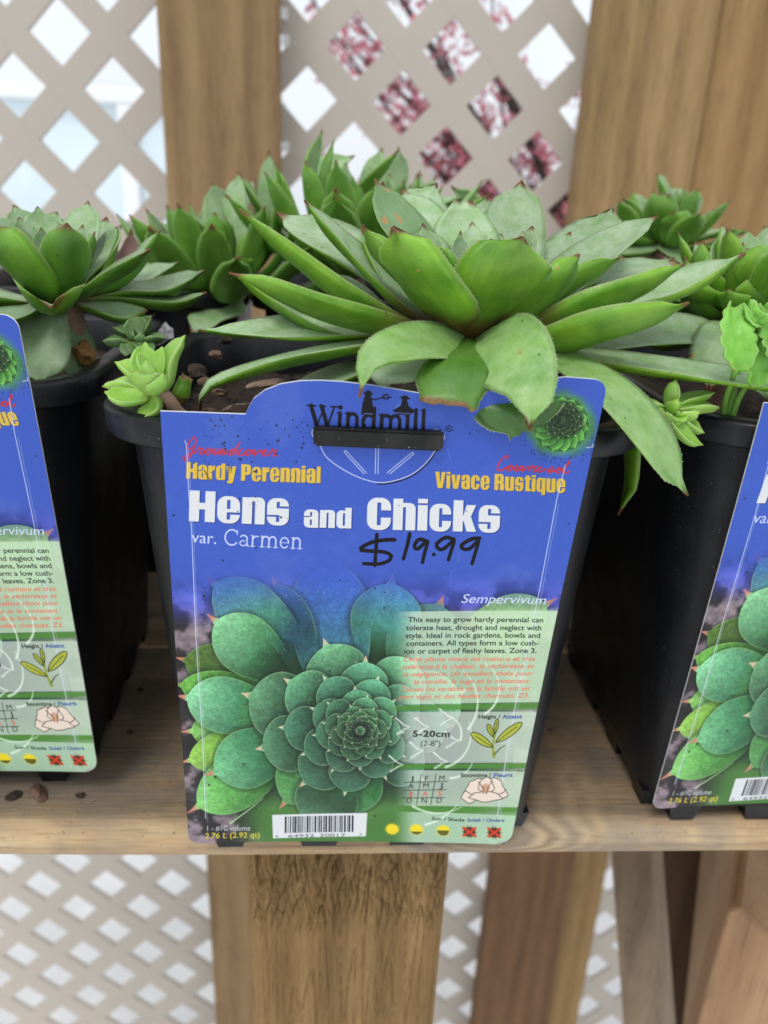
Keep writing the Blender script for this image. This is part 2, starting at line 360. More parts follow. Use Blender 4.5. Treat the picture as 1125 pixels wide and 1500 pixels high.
_gu, _gv = np.meshgrid((np.arange(IW)+.5)/(1000*RES)-.002, (np.arange(IH)+.5)/(1000*RES)-V0)
_W = HP.A+_gu[..., None]*HP.u+_gv[..., None]*HP.v
_q = proj(_W.reshape(-1, 3)); QX = _q[:, 0].reshape(IH, IW).astype(np.float32); QY = _q[:, 1].reshape(IH, IW).astype(np.float32); del _W, _q
def fnoise(scale, seed, octs=4):
    r = np.random.default_rng(seed); out = np.zeros((IH, IW), np.float32); amp = 1; tot = 0
    for o in range(octs):
        s = scale/2**o; gx, gy = int(IW/s)+3, int(IH/s)+3; g = r.random((gy, gx)).astype(np.float32)
        x = np.arange(IW)/s; y = np.arange(IH)/s; xi = x.astype(int); yi = y.astype(int); fx = x-xi; fy = y-yi; fx = fx*fx*(3-2*fx); fy = (fy*fy*(3-2*fy))[:, None]
        a = g[yi][:, xi]*(1-fx)+g[yi][:, xi+1]*fx; b = g[yi+1][:, xi]*(1-fx)+g[yi+1][:, xi+1]*fx
        out += amp*(a*(1-fy)+b*fy); tot += amp; amp *= .55
    return out/tot
def sst(a, b, x): t = np.clip((x-a)/(b-a), 0, 1); return t*t*(3-2*t)
IMG = np.zeros((IH, IW, 3), np.float32)
def put(win, mask, col): 
    m = mask[..., None]; IMG[win] = IMG[win]*(1-m)+np.asarray(col, np.float32)*m
def window(pts, pad):
    t = px2tex(pts); p = pad*RES/5.+4
    x0, x1 = int(max(0, t[:, 0].min()-p)), int(min(IW, t[:, 0].max()+p)); y0, y1 = int(max(0, t[:, 1].min()-p)), int(min(IH, t[:, 1].max()+p))
    return (slice(y0, max(y0+1, y1)), slice(x0, max(x0+1, x1)))
def stroke(pts, wd, col, alpha=1., soft=.35):
    """poly-line pen stroke in photograph pixels; wd = width or (start, end)"""
    ws = wd if isinstance(wd, tuple) else (wd, wd); win = window(pts, max(ws)+2); X, Y = QX[win], QY[win]; n = len(pts)-1; m = np.zeros(X.shape, np.float32)
    for i in range(n):
        (ax, ay), (bx, by) = pts[i], pts[i+1]; dx, dy = bx-ax, by-ay; L2 = dx*dx+dy*dy+1e-9
        t = np.clip(((X-ax)*dx+(Y-ay)*dy)/L2, 0, 1); d = np.hypot(X-ax-t*dx, Y-ay-t*dy); w_ = (ws[0]+(ws[1]-ws[0])*((i+t)/n))/2
        m = np.maximum(m, np.clip((w_-d)/soft/2+.5, 0, 1))
    put(win, m*alpha, col)
def poly(pts, col, alpha=1., tex=False):
    """filled polygon (even-odd, supersampled), photograph pixels"""
    t = np.asarray(pts, float) if tex else px2tex(pts)
    x0, x1 = int(max(0, math.floor(t[:, 0].min()))), int(min(IW, math.ceil(t[:, 0].max())+1)); y0, y1 = int(max(0, math.floor(t[:, 1].min()))), int(min(IH, math.ceil(t[:, 1].max())+1))
    if x1 <= x0 or y1 <= y0: return
    SS = 3; X, Y = np.meshgrid(x0+(np.arange((x1-x0)*SS)+.5)/SS, y0+(np.arange((y1-y0)*SS)+.5)/SS); ins = np.zeros(X.shape, bool)
    for i in range(len(t)):
        (ax, ay), (bx, by) = t[i-1], t[i]
        if ay == by: continue
        ins ^= ((ay > Y) != (by > Y)) & (X < (bx-ax)*(Y-ay)/(by-ay)+ax)
    m = ins.reshape(y1-y0, SS, x1-x0, SS).mean((1, 3)).astype(np.float32)
    put((slice(y0, y1), slice(x0, x1)), m*alpha, col)
_glyphs = {}
def text_tris(s, off=0., shear=0.):
    k = (s, off, shear)
    if k not in _glyphs:
        cu = bpy.data.curves.new('t', 'FONT'); cu.body = s; cu.offset = off; cu.shear = shear; cu.resolution_u = 5; cu.space_word = 1.1
        if off > .02: cu.space_character = 1+off*2.4
        o = bpy.data.objects.new('t', cu); C.objects.link(o); bpy.context.view_layer.update()
        dg = bpy.context.evaluated_depsgraph_get(); me = o.evaluated_get(dg).to_mesh(); me.calc_loop_triangles()
        v = np.array([q.co[:2] for q in me.vertices]).reshape(-1, 2); f = np.array([tuple(q.vertices) for q in me.loop_triangles]).reshape(-1, 3)
        o.evaluated_get(dg).to_mesh_clear(); bpy.data.objects.remove(o); bpy.data.curves.remove(cu); _glyphs[k] = (v, f)
    return _glyphs[k]
def tri_mask(t, f, SS=3):
    x0, x1 = int(max(0, t[:, 0].min()-1)), int(min(IW, t[:, 0].max()+2)); y0, y1 = int(max(0, t[:, 1].min()-1)), int(min(IH, t[:, 1].max()+2))
    if x1-x0 < 1 or y1-y0 < 1: return None, None
    A = np.zeros(((y1-y0)*SS, (x1-x0)*SS), bool); q = (t-[x0, y0])*SS
    for a, b, c in q[f]:
        mx, Mx = max(0, int(min(a[0], b[0], c[0]))-1), int(max(a[0], b[0], c[0]))+2; my, My = max(0, int(min(a[1], b[1], c[1]))-1), int(max(a[1], b[1], c[1]))+2
        sub = A[my:My, mx:Mx]
        if sub.size == 0: continue
        X = np.arange(mx, mx+sub.shape[1])+.5; Y = (np.arange(my, my+sub.shape[0])+.5)[:, None]
        d1 = (b[0]-a[0])*(Y-a[1])-(b[1]-a[1])*(X-a[0]); d2 = (c[0]-b[0])*(Y-b[1])-(c[1]-b[1])*(X-b[0]); d3 = (a[0]-c[0])*(Y-c[1])-(a[1]-c[1])*(X-c[0])
        sub |= ((d1 >= -1e-6) & (d2 >= -1e-6) & (d3 >= -1e-6)) | ((d1 <= 1e-6) & (d2 <= 1e-6) & (d3 <= 1e-6))
    return (slice(y0, y1), slice(x0, x1)), A.reshape(y1-y0, SS, x1-x0, SS).mean((1, 3)).astype(np.float32)
def text(s, b0, b1, cap, col, off=0., shear=0., alpha=1., shadow=None):
    """line of built-in type from baseline start b0 to end b1 (photo px); cap = height of the capitals in px"""
    v, f = text_tris(s, off, shear)
    if len(f) == 0: return
    x0, x1 = v[:, 0].min(), v[:, 0].max(); k = cap/.70
    b0, b1 = np.array(b0, float), np.array(b1, float); L_ = (v[:, 0]-x0)/(x1-x0); up = np.array([.055, -1.])
    pos = b0+(b1-b0)*L_[:, None]+up*(v[:, 1]*k)[:, None]
    if shadow:
        w_, m = tri_mask(px2tex(pos+np.array(shadow[0])), f); 
        if m is not None: put(w_, m*.8, shadow[1])
    w_, m = tri_mask(px2tex(pos), f)
    if m is not None: put(w_, m*alpha, col)

def pmask(loops, win, SS=3):
    y0, y1, x0, x1 = win[0].start, win[0].stop, win[1].start, win[1].stop
    X, Y = np.meshgrid(x0+(np.arange((x1-x0)*SS)+.5)/SS, y0+(np.arange((y1-y0)*SS)+.5)/SS); A = np.zeros(X.shape, bool)
    for sgn, t in loops:
        ins = np.zeros(X.shape, bool)
        for i in range(len(t)):
            (ax, ay), (bx, by) = t[i-1], t[i]
            if ay != by: ins ^= ((ay > Y) != (by > Y)) & (X < (bx-ax)*(Y-ay)/(by-ay)+ax)
        A = (A | ins) if sgn else (A & ~ins)
    return A.reshape(y1-y0, SS, x1-x0, SS).mean((1, 3)).astype(np.float32)
def rr_(x0, y0, x1, y1, r, c='1111'):
    o = []
    for k, (cx_, cy_, a) in enumerate(((x1-r, y1-r, 0), (x0+r, y1-r, 90), (x0+r, y0+r, 180), (x1-r, y0+r, 270))):
        if c[k] == '1': o += [(cx_+r*math.cos(rad(a+q)), cy_+r*math.sin(rad(a+q))) for q in range(0, 91, 15)]
        else: o.append(((x1, y1), (x0, y1), (x0, y0), (x1, y0))[k])
    return o
def bx_(a, b, c, d): return [(a, b), (c, b), (c, d), (a, d)]
HV = {'H': (11, [(1, bx_(0, 0, 4.3, 14)), (1, bx_(6.7, 0, 11, 14)), (1, bx_(4, 5.6, 7, 8.6))]),
 'e': (9.6, [(1, rr_(0, -.2, 9.6, 12.2, 4)), (0, bx_(4.1, 6.4, 5.5, 10.4)), (0, bx_(4.1, 1.6, 5.5, 4.9)), (0, bx_(5.4, 3.9, 10, 4.9))]),
 'n': (9.6, [(1, bx_(0, 0, 4.2, 12)), (1, bx_(5.4, 0, 9.6, 9.5)), (1, rr_(1.5, 5, 9.6, 12.2, 2.6)), (0, bx_(4.2, -1, 5.4, 10.2))]),
 's': (9.2, [(1, rr_(0, -.2, 9.2, 12.2, 3.6)), (0, bx_(4, 7.6, 5.3, 10.5)), (0, bx_(5.2, 7.6, 9.6, 8.5)), (0, bx_(3.9, 1.5, 5.2, 4.5)), (0, bx_(-.4, 3.7, 4, 4.5))]),
 'a': (9.2, [(1, rr_(0, -.2, 9.2, 12.2, 3.2, '1110')), (0, bx_(3.9, 7.6, 5.1, 10.4)), (0, bx_(-.4, 7., 4, 7.7)), (0, bx_(3.9, 1.7, 5.1, 5.4)), (0, bx_(5., 7.4, 5.1, 8))]),
 'd': (9.5, [(1, rr_(0, -.2, 7, 12.2, 3.2)), (1, bx_(5.4, 0, 9.5, 14)), (0, bx_(4.1, 1.8, 5.4, 10.2))]),
 'C': (10.2, [(1, rr_(0, -.2, 10.2, 14.2, 4.2)), (0, bx_(4.3, 2, 5.9, 12)), (0, bx_(5.8, 5.4, 10.6, 8.6))]),
 'c': (9.2, [(1, rr_(0, -.2, 9.2, 12.2, 3.8)), (0, bx_(4.1, 1.8, 5.4, 10.2)), (0, bx_(5.3, 4.6, 9.6, 7.4))]),
 'h': (9.6, [(1, bx_(0, 0, 4.2, 14)), (1, bx_(5.4, 0, 9.6, 9.5)), (1, rr_(2, 6, 9.6, 12.2, 2.6)), (0, bx_(4.2, -1, 5.4, 10.2))]),
 'i': (4.2, [(1, bx_(0, 0, 4.2, 11.4)), (1, bx_(0, 12.2, 4.2, 14.2))]), 'l': (4.2, [(1, bx_(0, 0, 4.2, 14))]),
 'k': (10, [(1, bx_(0, 0, 4.2, 14)), (1, [(4, 6.2), (5.7, 12), (9.7, 12), (7.6, 6.8), (10, 0), (5.9, 0), (4.6, 4.5), (4, 5)])]),
 'r': (7, [(1, bx_(0, 0, 4.2, 12)), (1, [(4, 9.6), (5, 11.8), (7, 12.2), (7, 8.2), (5, 7.8), (4, 6.6)])]),
 'y': (10, [(1, [(0, 12), (4.1, 12), (5.1, 5.5), (6, 12), (10, 12), (7.4, -1), (6.2, -2.6), (1.2, -2.6), (1.2, -.6), (3, -.4)])]),
 'P': (9.8, [(1, bx_(0, 0, 4.3, 14)), (1, rr_(2, 5, 9.8, 14, 3, '1001')), (0, bx_(4.3, 7.4, 5.6, 11.9))]),
 'R': (10.2, [(1, rr_(2, 5.6, 9.8, 14, 3, '1001')), (1, [(4, 6.5), (8.5, 8), (10.2, 5), (10.2, 0), (5.9, 0), (5.9, 6)]), (0, bx_(4.2, 8, 5.7, 11.9)), (1, bx_(0, 0, 4.3, 14)), (0, bx_(4.31, -1, 5.8, 5.8))]),
 'V': (11, [(1, [(0, 14), (4.4, 14), (5.5, 4.5), (6.7, 14), (11, 14), (8.2, 0), (2.9, 0)])]), 'v': (9.8, [(1, [(0, 12), (4, 12), (4.9, 4), (5.9, 12), (9.8, 12), (7.4, 0), (2.4, 0)])]),
 'u': (9.6, [(1, rr_(0, -.2, 9, 6, 2.6)), (1, bx_(0, 3, 4.2, 12)), (1, bx_(5.4, 0, 9.6, 12)), (0, bx_(4.2, 1.8, 5.4, 13))]),
 't': (6.6, [(1, bx_(1, 0, 5.2, 13.6)), (1, bx_(0, 9.8, 6.6, 12)), (1, bx_(1.5, 0, 6.6, 2.4))]),
 'q': (9.5, [(1, rr_(0, -.2, 7, 12.2, 3.2)), (1, bx_(5.4, -2.6, 9.5, 12)), (0, bx_(4.1, 1.8, 5.4, 10.2))]), ' ': (3.2, [])}
def heavy(s, b0, b1, cap, col, shadow):
    tot = sum(HV[c][0]+.9 for c in s)-.9; x = 0; ux, uy = (b1[0]-b0[0])/tot, (b1[1]-b0[1])/tot; k = cap/14.
    T_ = lambda p, sh=(0, 0): [(b0[0]+a*ux+b*k*.03+sh[0], b0[1]+a*uy-b*k+sh[1]) for a, b in p]
    for c in s:
        G = [(g, [(a+x, b) for a, b in p]) for g, p in HV[c][1]]
        if G:
            al = [q for g, p in G if g for q in p]
            for off, cc, aa in ((shadow[0], shadow[1], .75), ((0, 0), col, 1)):
                win = window(T_(al, off), 2); put(win, pmask([(g, px2tex(T_(p, off))) for g, p in G], win)*aa, cc)
        x += HV[c][0]+.9

def make_card():
    # ground: blue running into the photograph
    n1, n2, n3 = fnoise(260, 1), fnoise(70, 2), fnoise(24, 3); n4 = fnoise(7, 4, 2)
    blue = np.array([.25, .36, .745]); IMG[:] = blue
    IMG[:] += ((n1-.5)*.06)[..., None]*np.array([.5, .8, 1]); g = sst(560, 700, QY)[..., None]; IMG[:] = IMG*(.90+.10*g)
    # out-of-focus violet stones round the plant
    st = sst(800, 880, QY); stones = np.stack([.30+.25*(n2-.5)*2, .29+.25*(n2-.5)*2, .66+.3*(n2-.5)*2], -1)
    cell = sst(.44, .6, n2); stones = stones*(.72+.32*cell[..., None]); IMG[:] = IMG*(1-st[..., None]*.75)+stones*st[..., None]*.75
    st2 = sst(880, 925, QY)[..., None]; s3 = sst(.42, .62, n2)[..., None]; peb = (np.array([.20, .18, .19])*(1-s3)+np.array([.66, .58, .62])*s3)*(.8+.5*(n3-.5)[..., None]); IMG[:] = IMG*(1-st2)+peb*st2
    cx, cy = 528., 1070.
    deep = sst(230, 150, np.hypot((QX-cx)/1.15, (QY-cy)/.95))[..., None]; IMG[:] = IMG*(1-deep)+np.array([.10, .22, .13])*deep
    low = (sst(1150, 1190, QY)*sst(330, 400, QX))[..., None]; IMG[:] = IMG*(1-low)+np.array([.27, .47, .20])*low
    def petal(tip, ln, wd, c0, c1, ang=None, tipc=(.80, .50, .42), rim=(.62, .78, .50), teeth=0., spike=.16, cxy=None):
        ox, oy = cxy or (cx, cy); dx, dy = ox-tip[0], oy-tip[1]; a = math.atan2(dy, dx) if ang is None else rad(ang)
        ux, uy = math.cos(a), math.sin(a); b = (tip[0]+ux*ln, tip[1]+uy*ln)
        win = window([tip, b, (tip[0]+ux*ln*.4-uy*wd*.6, tip[1]+uy*ln*.4+ux*wd*.6), (tip[0]+ux*ln*.4+uy*wd*.6, tip[1]+uy*ln*.4-ux*wd*.6), (b[0]-uy*wd*.5, b[1]+ux*wd*.5), (b[0]+uy*wd*.5, b[1]-ux*wd*.5)], 3)
        X, Y = QX[win], QY[win]; s = ((X-tip[0])*ux+(Y-tip[1])*uy)/ln; t = (-(X-tip[0])*uy+(Y-tip[1])*ux)/(wd/2)
        sp = spike; body = np.clip((s-sp)/(1-sp), 0, 1.2); prof = np.where(s < sp, .05*np.clip(s/sp, 0, 1)+.01, np.clip(1-(1-np.clip(body/.45, 0, 1))**2.1, 0, 1)**.66*.97+.03) if spike < .15 else np.maximum(.46*np.clip(s/.34, 0, 1)**1.5+.01, np.clip(1-(1-np.clip((s-.13)/.42, 0, 1))**2., 0, 1)**.6)
        prof = np.where(body > .42, prof*(1-.35*((body-.42)/.58)**2), prof)
        if teeth: prof = prof+teeth*.45*np.abs(np.sin(s*ln*.95))
        px_ = wd/2; m = np.clip((prof-np.abs(t))*px_/1.0+.5, 0, 1)*(s > 0)*np.clip((1.02-s)*ln/(6 if ln < 70 else 45), 0, 1)
        dist = (prof-np.abs(t))*px_; h = np.clip(1-(t*t)*.5, 0, 1)
        c0, c1 = np.array(c0), np.array(c1); g_ = np.clip(1.15-s*1.15, 0, 1)[..., None]; col = c0*(1-g_)+c1*g_
        col = col*(.80+.26*h[..., None])*(1+.24*(n3[win]-.5)[..., None]+.30*(n4[win]-.5)[..., None])*(1.04-.16*(t[..., None]*(1 if uy*.3+ux > 0 else -1)*.5))
        e = np.exp(-np.maximum(dist, 0)/1.3)[..., None]*.62*(s < .8)[..., None]; col = col*(1-e)+np.array(rim)*e
        tm = np.clip(((sp if spike < .15 else .13)-s)/.05, 0, 1)[..., None]*(np.abs(t) < .16)[..., None]; col = col*(1-tm)+np.array(tipc)*tm
        sh = np.clip(1-(np.abs(t)-prof)*px_/9, 0, 1)*(s > .1)*(s < 1.)*.42
        put(win, np.clip(sh, 0, 1).astype(np.float32)*(np.abs(t) > prof), (.03, .09, .06)); put(win, m.astype(np.float32), np.clip(col, 0, 1))
    TB = (.22, .42, .58)
    olive, lime, gr, grd, dk = (.30, .42, .16), (.50, .74, .36), (.42, .70, .44), (.14, .36, .22), (.06, .24, .16)
    # far petals
    petal((255, 962), 130, 70, (.16, .28, .10), olive, 12); petal((246, 1000), 150, 60, (.2, .42, .14), (.40, .66, .27), 8)
    petal((474, 812), 190, 118, (.20, .42, .34), (.22, .36, .72), 84, teeth=.03, spike=.02); petal((398, 838), 140, 70, (.10, .25, .22), (.17, .29, .50), 70)
    petal((301, 842), 150, 88, (.26, .52, .32), (.26, .47, .60), 38, teeth=.03, tipc=(.5, .3, .5)); petal((650, 872), 130, 120, (.25, .42, .30), (.30, .45, .45), 110)
    petal((575, 839), 120, 104, (.22, .47, .30), (.27, .50, .66), 98, teeth=.03, tipc=(.5, .4, .75)); petal((262, 1072), 140, 70, (.16, .38, .14), (.48, .70, .36), -4)
    petal((818, 878), 160, 90, (.45, .56, .34), (.46, .60, .42), 150); petal((262, 1118), 120, 60, (.25, .45, .12), (.56, .74, .32), -15)
    petal((304, 898), 128, 88, (.12, .33, .19), (.50, .76, .54), 38, teeth=.03); petal((274, 1192), 150, 82, (.14, .38, .14), (.48, .75, .40), -32, teeth=.02)
    petal((258, 1018), 130, 84, (.12, .34, .22), (.52, .78, .58), 11, teeth=.03); petal((300, 1137), 122, 88, (.08, .30, .18), (.44, .70, .50), -22, teeth=.03)
    petal((409, 1187), 110, 86, (.10, .32, .14), (.34, .56, .32), -52); petal((500, 1205), 100, 100, (.08, .28, .12), (.24, .46, .26), -78)
    bl = (sst(905, 822, QY)*.84)[..., None]; IMG[:] = IMG*(1-bl)+(blue*np.array([.95, 1.0, 1.0]))*bl
    # the spiral of small pointed scales
    K = 92; rr = np.random.default_rng(3)
    for k in range(K):
        f = k/(K-1); r_ = 196*math.exp(-f*3.2); a = rad(137.508*k+62+rr.normal(0, 2.5)); wob = 1+rr.normal(0, .03)
        ex, ey = r_*1.0*math.cos(a)*wob, r_*.86*math.sin(a)*wob
        if r_ > 125 and math.sin(a) > .35 and math.cos(a) > -.2: continue
        tip = (cx+ex, cy+ey); w_ = r_*.48+9; l_ = r_*.50+9; br = (.86+.20*math.sin(a+2.6))*(1+rr.normal(0, .06))
        h_ = min(1, max(0, (r_-55)/110)); c1 = (np.array((.33, .54, .38))*(1-h_)+np.array((.48, .74, .53))*h_ if r_ > 55 else np.array((.31, .50, .32)))
        teal = math.exp(-((r_-110)/45)**2)*.6; c1 = (c1*(1-teal)+np.array((.34, .62, .50))*teal)*br
        petal(tip, l_, w_, (.02, .10, .06), c1, math.degrees(math.atan2(-ey, -ex)), tipc=(.84, .74, .62) if r_ > 120 else (.84, .84, .72), rim=(.74, .86, .66), spike=.22, teeth=.02 if r_ > 120 else 0)
    for _ in range(150):                          # water drops
        x, y = 300+rr.random()*230, 850+rr.random()*230; win = window([(x, y)], 2); d = np.hypot(QX[win]-x, (QY[win]-y)*.8); put(win, np.clip(1.3-d, 0, 1)*.3, (.85, .95, .85))
    # faded text panels on the right
    fade = sst(572, 612, QX); lil = np.array([.80, .85, .76])
    for (yt, yb, al, c) in ((895, 1033, .76, (.80, .88, .76)), (1042, 1119, .76, (.78, .79, .78)), (1127, 1181, .76, (.79, .83, .78)), (1188, 1240, .80, (.72, .82, .74))):
        sl = (QX-583)*.010; m = np.clip((QY-(yt+sl*.8))/1.2, 0, 1)*np.clip(((yb-sl*1.2)-QY)/1.2, 0, 1)*fade*al; IMG[:] = IMG*(1-m[..., None])+np.array(c)*m[..., None]
    gsh = (sst(640, 800, QX)*sst(890, 900, QY)*.5)[..., None]; IMG[:] = IMG*(1-gsh)+np.array([.76, .90, .72])*gsh
    for (yt, yb) in ((1033, 1042), (1119, 1127), (1181, 1188)):
        sl = (QX-583)*.010; m = (np.clip((QY-(yt-sl*1.1))/1., 0, 1)*np.clip(((yb-sl*1.2)-QY)/1., 0, 1)*sst(560, 600, QX)*.85)[..., None]; IMG[:] = IMG*(1-m)+np.array([.29, .53, .18])*m
    for (r0, a0, a1, ax, ay) in ((42, -60, 60, 690, 1010), (60, -50, 40, 640, 1030), (50, -20, 75, 640, 1075), (34, 20, 90, 660, 1105), (70, 60, 120, 640, 1120), (26, -80, 20, 650, 1075), (90, 40, 75, 600, 1120)):
        stroke([(ax+r0*math.cos(rad(a)), ay+r0*math.sin(rad(a))) for a in np.linspace(a0, a1, 14)], (1., 3.6), (.90, .96, .89), .75, .9)
    for q in ((672, 1085), (655, 1115), (628, 1065), (620, 1100), (600, 1065), (664, 1052), (590, 1120)):
        stroke([(q[0]-20, q[1]-13), (q[0]-8, q[1]-3), q], (2.5, 1.2), (.93, .95, .92), .8, .8); stroke([(q[0]-18, q[1]+10), (q[0]-7, q[1]+3), q], (3, 1.2), (.90, .93, .90), .7, .8)
    pb = (sst(1150, 1215, QY)*sst(690, 745, QX)*sst(.4, .6, n2)*.5)[..., None]; IMG[:] = IMG*(1-pb)+np.array([.62, .58, .66])*pb
    # small round plant picture, top right
    mx, my = 822., 622.; d = np.hypot(QX-mx, (QY-my)*1.05)*(1+.25*(n3-.5)); m = sst(60, 38, d)[..., None]; IMG[:] = IMG*(1-m)+(np.array([.32, .60, .30])*(.7+.5*n3[..., None]))*m
    for k in range(15):
        a = rad(24*k+10); petal((mx+44*math.cos(a), my+44*math.sin(a)), 32, 22, (.10, .30, .08), (.42, .70, .32), None, tipc=(.4, .6, .3), rim=(.5, .75, .4), cxy=(mx, my))
    for k in range(46):
        f = k/45; r_ = 30*(1-f)**.8+2.5; a = rad(137.5*k); petal((mx+4+r_*math.cos(a), my-6+r_*math.sin(a)), r_*.6+4, r_*.6+5, (.02, .05, .03), (.20, .34, .18), None, tipc=(.75, .8, .65), rim=(.62, .72, .52), spike=.2, cxy=(mx+4, my-6))
    for _ in range(120):
        a, r_ = rr.random()*6.3, 50+rr.random()*14
        if math.sin(a) > .1: x, y = mx+r_*math.cos(a), my+r_*math.sin(a)*.95; stroke([(x, y), (x+rr.normal(0, 2), y+rr.random()*4)], 1.1, (.10, .14, .34), .7)
    # --- lettering
    white, yel, sh = (.86, .87, .88), (.86, .72, .25), ((1.3, 1.1), (.10, .12, .34))
    heavy('Hens', (277, 762), (423, 767.5), 45, white, sh); heavy('and', (445, 770), (514.5, 772.5), 30, white, sh); heavy('Chicks', (537, 774), (732.5, 782), 46, white, sh)
    heavy('Hardy Perennial', (273, 700), (469.5, 706), 24, yel, ((.9, .8), (.16, .16, .34))); heavy('Vivace Rustique', (637, 715), (829, 724), 24, yel, ((.9, .8), (.16, .16, .34)))
    text('var.', (281, 793), (317, 795), 17, (.80, .83, .95))
    red = (.78, .18, .25)
    def cursive(s, x0, y0, k, sl, col, wd):
        G = {'G': [(9, -14), (6, -17), (2, -12), (1, -6), (4, -4), (8, -8), (9, -13), (7, 2), (3, 7), (0, 4), (5, 0), (11, -3)], 'C': [(10, -13), (11, -16), (8, -16), (4, -11), (2, -5), (3, 0), (7, 0), (12, -4)],
             'r': [(0, -1), (3, -7), (4, -5), (7, -6), (5, -1), (7, 0), (9, -2)], 'o': [(0, -2), (4, -6), (2, -1), (5, 0), (7, -4), (5, -6), (9, -4)], 'u': [(0, -2), (3, -6), (2, -1), (4, 0), (7, -6), (6, -1), (9, -2)],
             'n': [(0, -1), (2, -6), (2, 0), (5, -6), (6, -5), (5, -1), (9, -2)], 'd': [(1, -2), (5, -6), (2, -5), (1, -1), (4, 0), (9, -13), (6, -2), (9, -2)], 'c': [(0, -2), (5, -6), (2, -5), (2, -1), (5, 0), (8, -2)],
             'v': [(0, -2), (2, -6), (3, 0), (7, -6), (8, -4), (10, -5)], 'e': [(0, -2), (5, -5), (3, -6), (1, -3), (3, 0), (8, -2)], '-': [(1, -3), (6, -3.4)], 's': [(0, -1), (4, -6), (5, -3), (3, 0), (1, -1), (8, -2)], 'l': [(0, -2), (6, -12), (5, -14), (3, -8), (2, -1), (5, 0), (8, -3)]}
        x = x0
        for ch in s:
            p = G[ch]; stroke([(x+a*k-b*k*.25, y0+(x+a*k-x0)*sl+b*k) for a, b in p], wd, col, .95); x += max(a for a, _ in p)*k-.8*k
    cursive('Groundcover', 270, 664, 1.48, .022, red, 2.3); cursive('Couvre-sol', 725, 690, 1.35, .05, red, 2.3)
    # serif words drawn letter by letter
    def serif(s, x0, y0, k, sl, col, hx, bold):
        T_, t_ = bold, bold*.42; x = x0
        def S_(p, w_): stroke([(x+a*k+b*k*.05, y0+(x+a*k-x0)*sl-b*k) for a, b in p], w_*k, col, 1., .3)
        arc = lambda cx_, cy_, rx, ry, a0, a1: [(cx_+rx*math.cos(rad(q)), cy_+ry*math.sin(rad(q))) for q in np.linspace(a0, a1, 12)]
        sf = lambda a, y_, h=2.2: S_([(a-h, y_), (a+h, y_)], t_)
        for ch in s:
            if ch == 'W': S_([(1.5, 14), (6, .8)], T_*1.1); S_([(6, .8), (10, 13)], t_); S_([(8.5, 14), (13, .8)], T_*1.1); S_([(13, .8), (17, 14)], t_*1.2); S_([(-1, 14), (4.5, 14)], t_); S_([(7, 14), (11, 14)], t_); S_([(14.5, 14), (19.5, 14)], t_); adv = 19
            elif ch == 'i': S_([(2, 0), (2, hx)], T_); sf(2, .3); S_([(.2, hx), (2, hx)], t_); S_([(2, hx+3.7), (2.01, hx+3.8)], T_*1.2); adv = 5.4
            elif ch in 'l': S_([(2, 0), (2, 14.5)], T_); sf(2, .3); S_([(.2, 14.3), (2, 14.3)], t_); adv = 5.2
            elif ch == 'n': S_([(2, 0), (2, hx)], T_); sf(2, .3); S_([(.2, hx), (2, hx)], t_); S_(arc(5, hx-3.4, 3, 3.3, 160, 0)+[(8, 0)], T_*.95); sf(8, .3); adv = 11.2
            elif ch == 'm': 
                S_([(2, 0), (2, hx)], T_); sf(2, .3); S_([(.2, hx), (2, hx)], t_)
                for o_ in (5, 11): S_(arc(o_, hx-3.4, 3, 3.3, 160, 0)+[(o_+3, 0)], T_*.95); sf(o_+3, .3)
                adv = 17.2
            elif ch == 'd': S_(arc(4.4, hx/2, 3.5, hx/2-.3, 60, 300), T_); S_([(8, 0), (8, 14.3)], T_); S_([(6.4, 14.2), (8, 14.2)], t_); S_([(8, .3), (10, .3)], t_); adv = 11.2
            elif ch == 'C': S_(arc(7, 7, 6, 6.8, 42, 318), T_*.9); S_([(11.6, 9.5), (11.7, 13.5)], t_*1.2); adv = 13.4
            elif ch == 'a': S_(arc(4, hx-2.6, 3, 2.4, 150, 0)+[(7, 1), (8.5, .3)], T_*.85); S_(arc(3.9, 2.5, 3, 2.2, 70, 360), T_*.7); adv = 10
            elif ch == 'r': S_([(2, 0), (2, hx)], T_); sf(2, .3); S_([(.2, hx), (2, hx)], t_); S_([(2.2, hx-2.5), (4.5, hx-.3), (6.6, hx-.6)], T_*.8); adv = 8.4
            elif ch == 'e': S_(arc(4.4, hx/2, 3.6, hx/2-.2, 0, 320), T_*.8); S_([(1, hx/2), (8, hx/2)], t_); adv = 10
            x += adv*k
        return x
    ink = (.035, .035, .07)
    serif('Windmill', 451, 624, 2.20, .052, ink, 10, 2.5); serif('Carmen', 328, 796, 1.66, .05, (.82, .84, .95), 9.5, 1.35)
    stroke([(658+5.2*math.cos(a), 628+4.2*math.sin(a)) for a in np.linspace(0, 6.3, 16)], 1., ink); text('R', (655.5, 631), (660.5, 631.3), 5.5, ink)
    # two small figures standing on the word
    for pts in ([(536, 574), (542, 574), (546, 590), (546, 607), (529, 607), (531, 590)], [(532, 574), (547, 576), (543, 579), (534, 578)], [(583, 607), (575, 601), (587, 594), (589, 586), (596, 586), (599, 595), (608, 602), (601, 608)], [(585, 583), (602, 585), (598, 581), (588, 580)]): poly(pts, ink)
    for x, y, r_ in ((539.5, 576, 4.6), (593, 583, 4.4)): stroke([(x, y), (x+.1, y)], r_*2, ink)
    stroke([(543, 584), (551, 585), (556, 583)], 1.8, ink)
    for a in range(6): stroke([(565+5*math.cos(a), 581+3.5*math.sin(a)), (566+4*math.cos(a+.4), 581+3*math.sin(a+.4))], 2.2, ink)
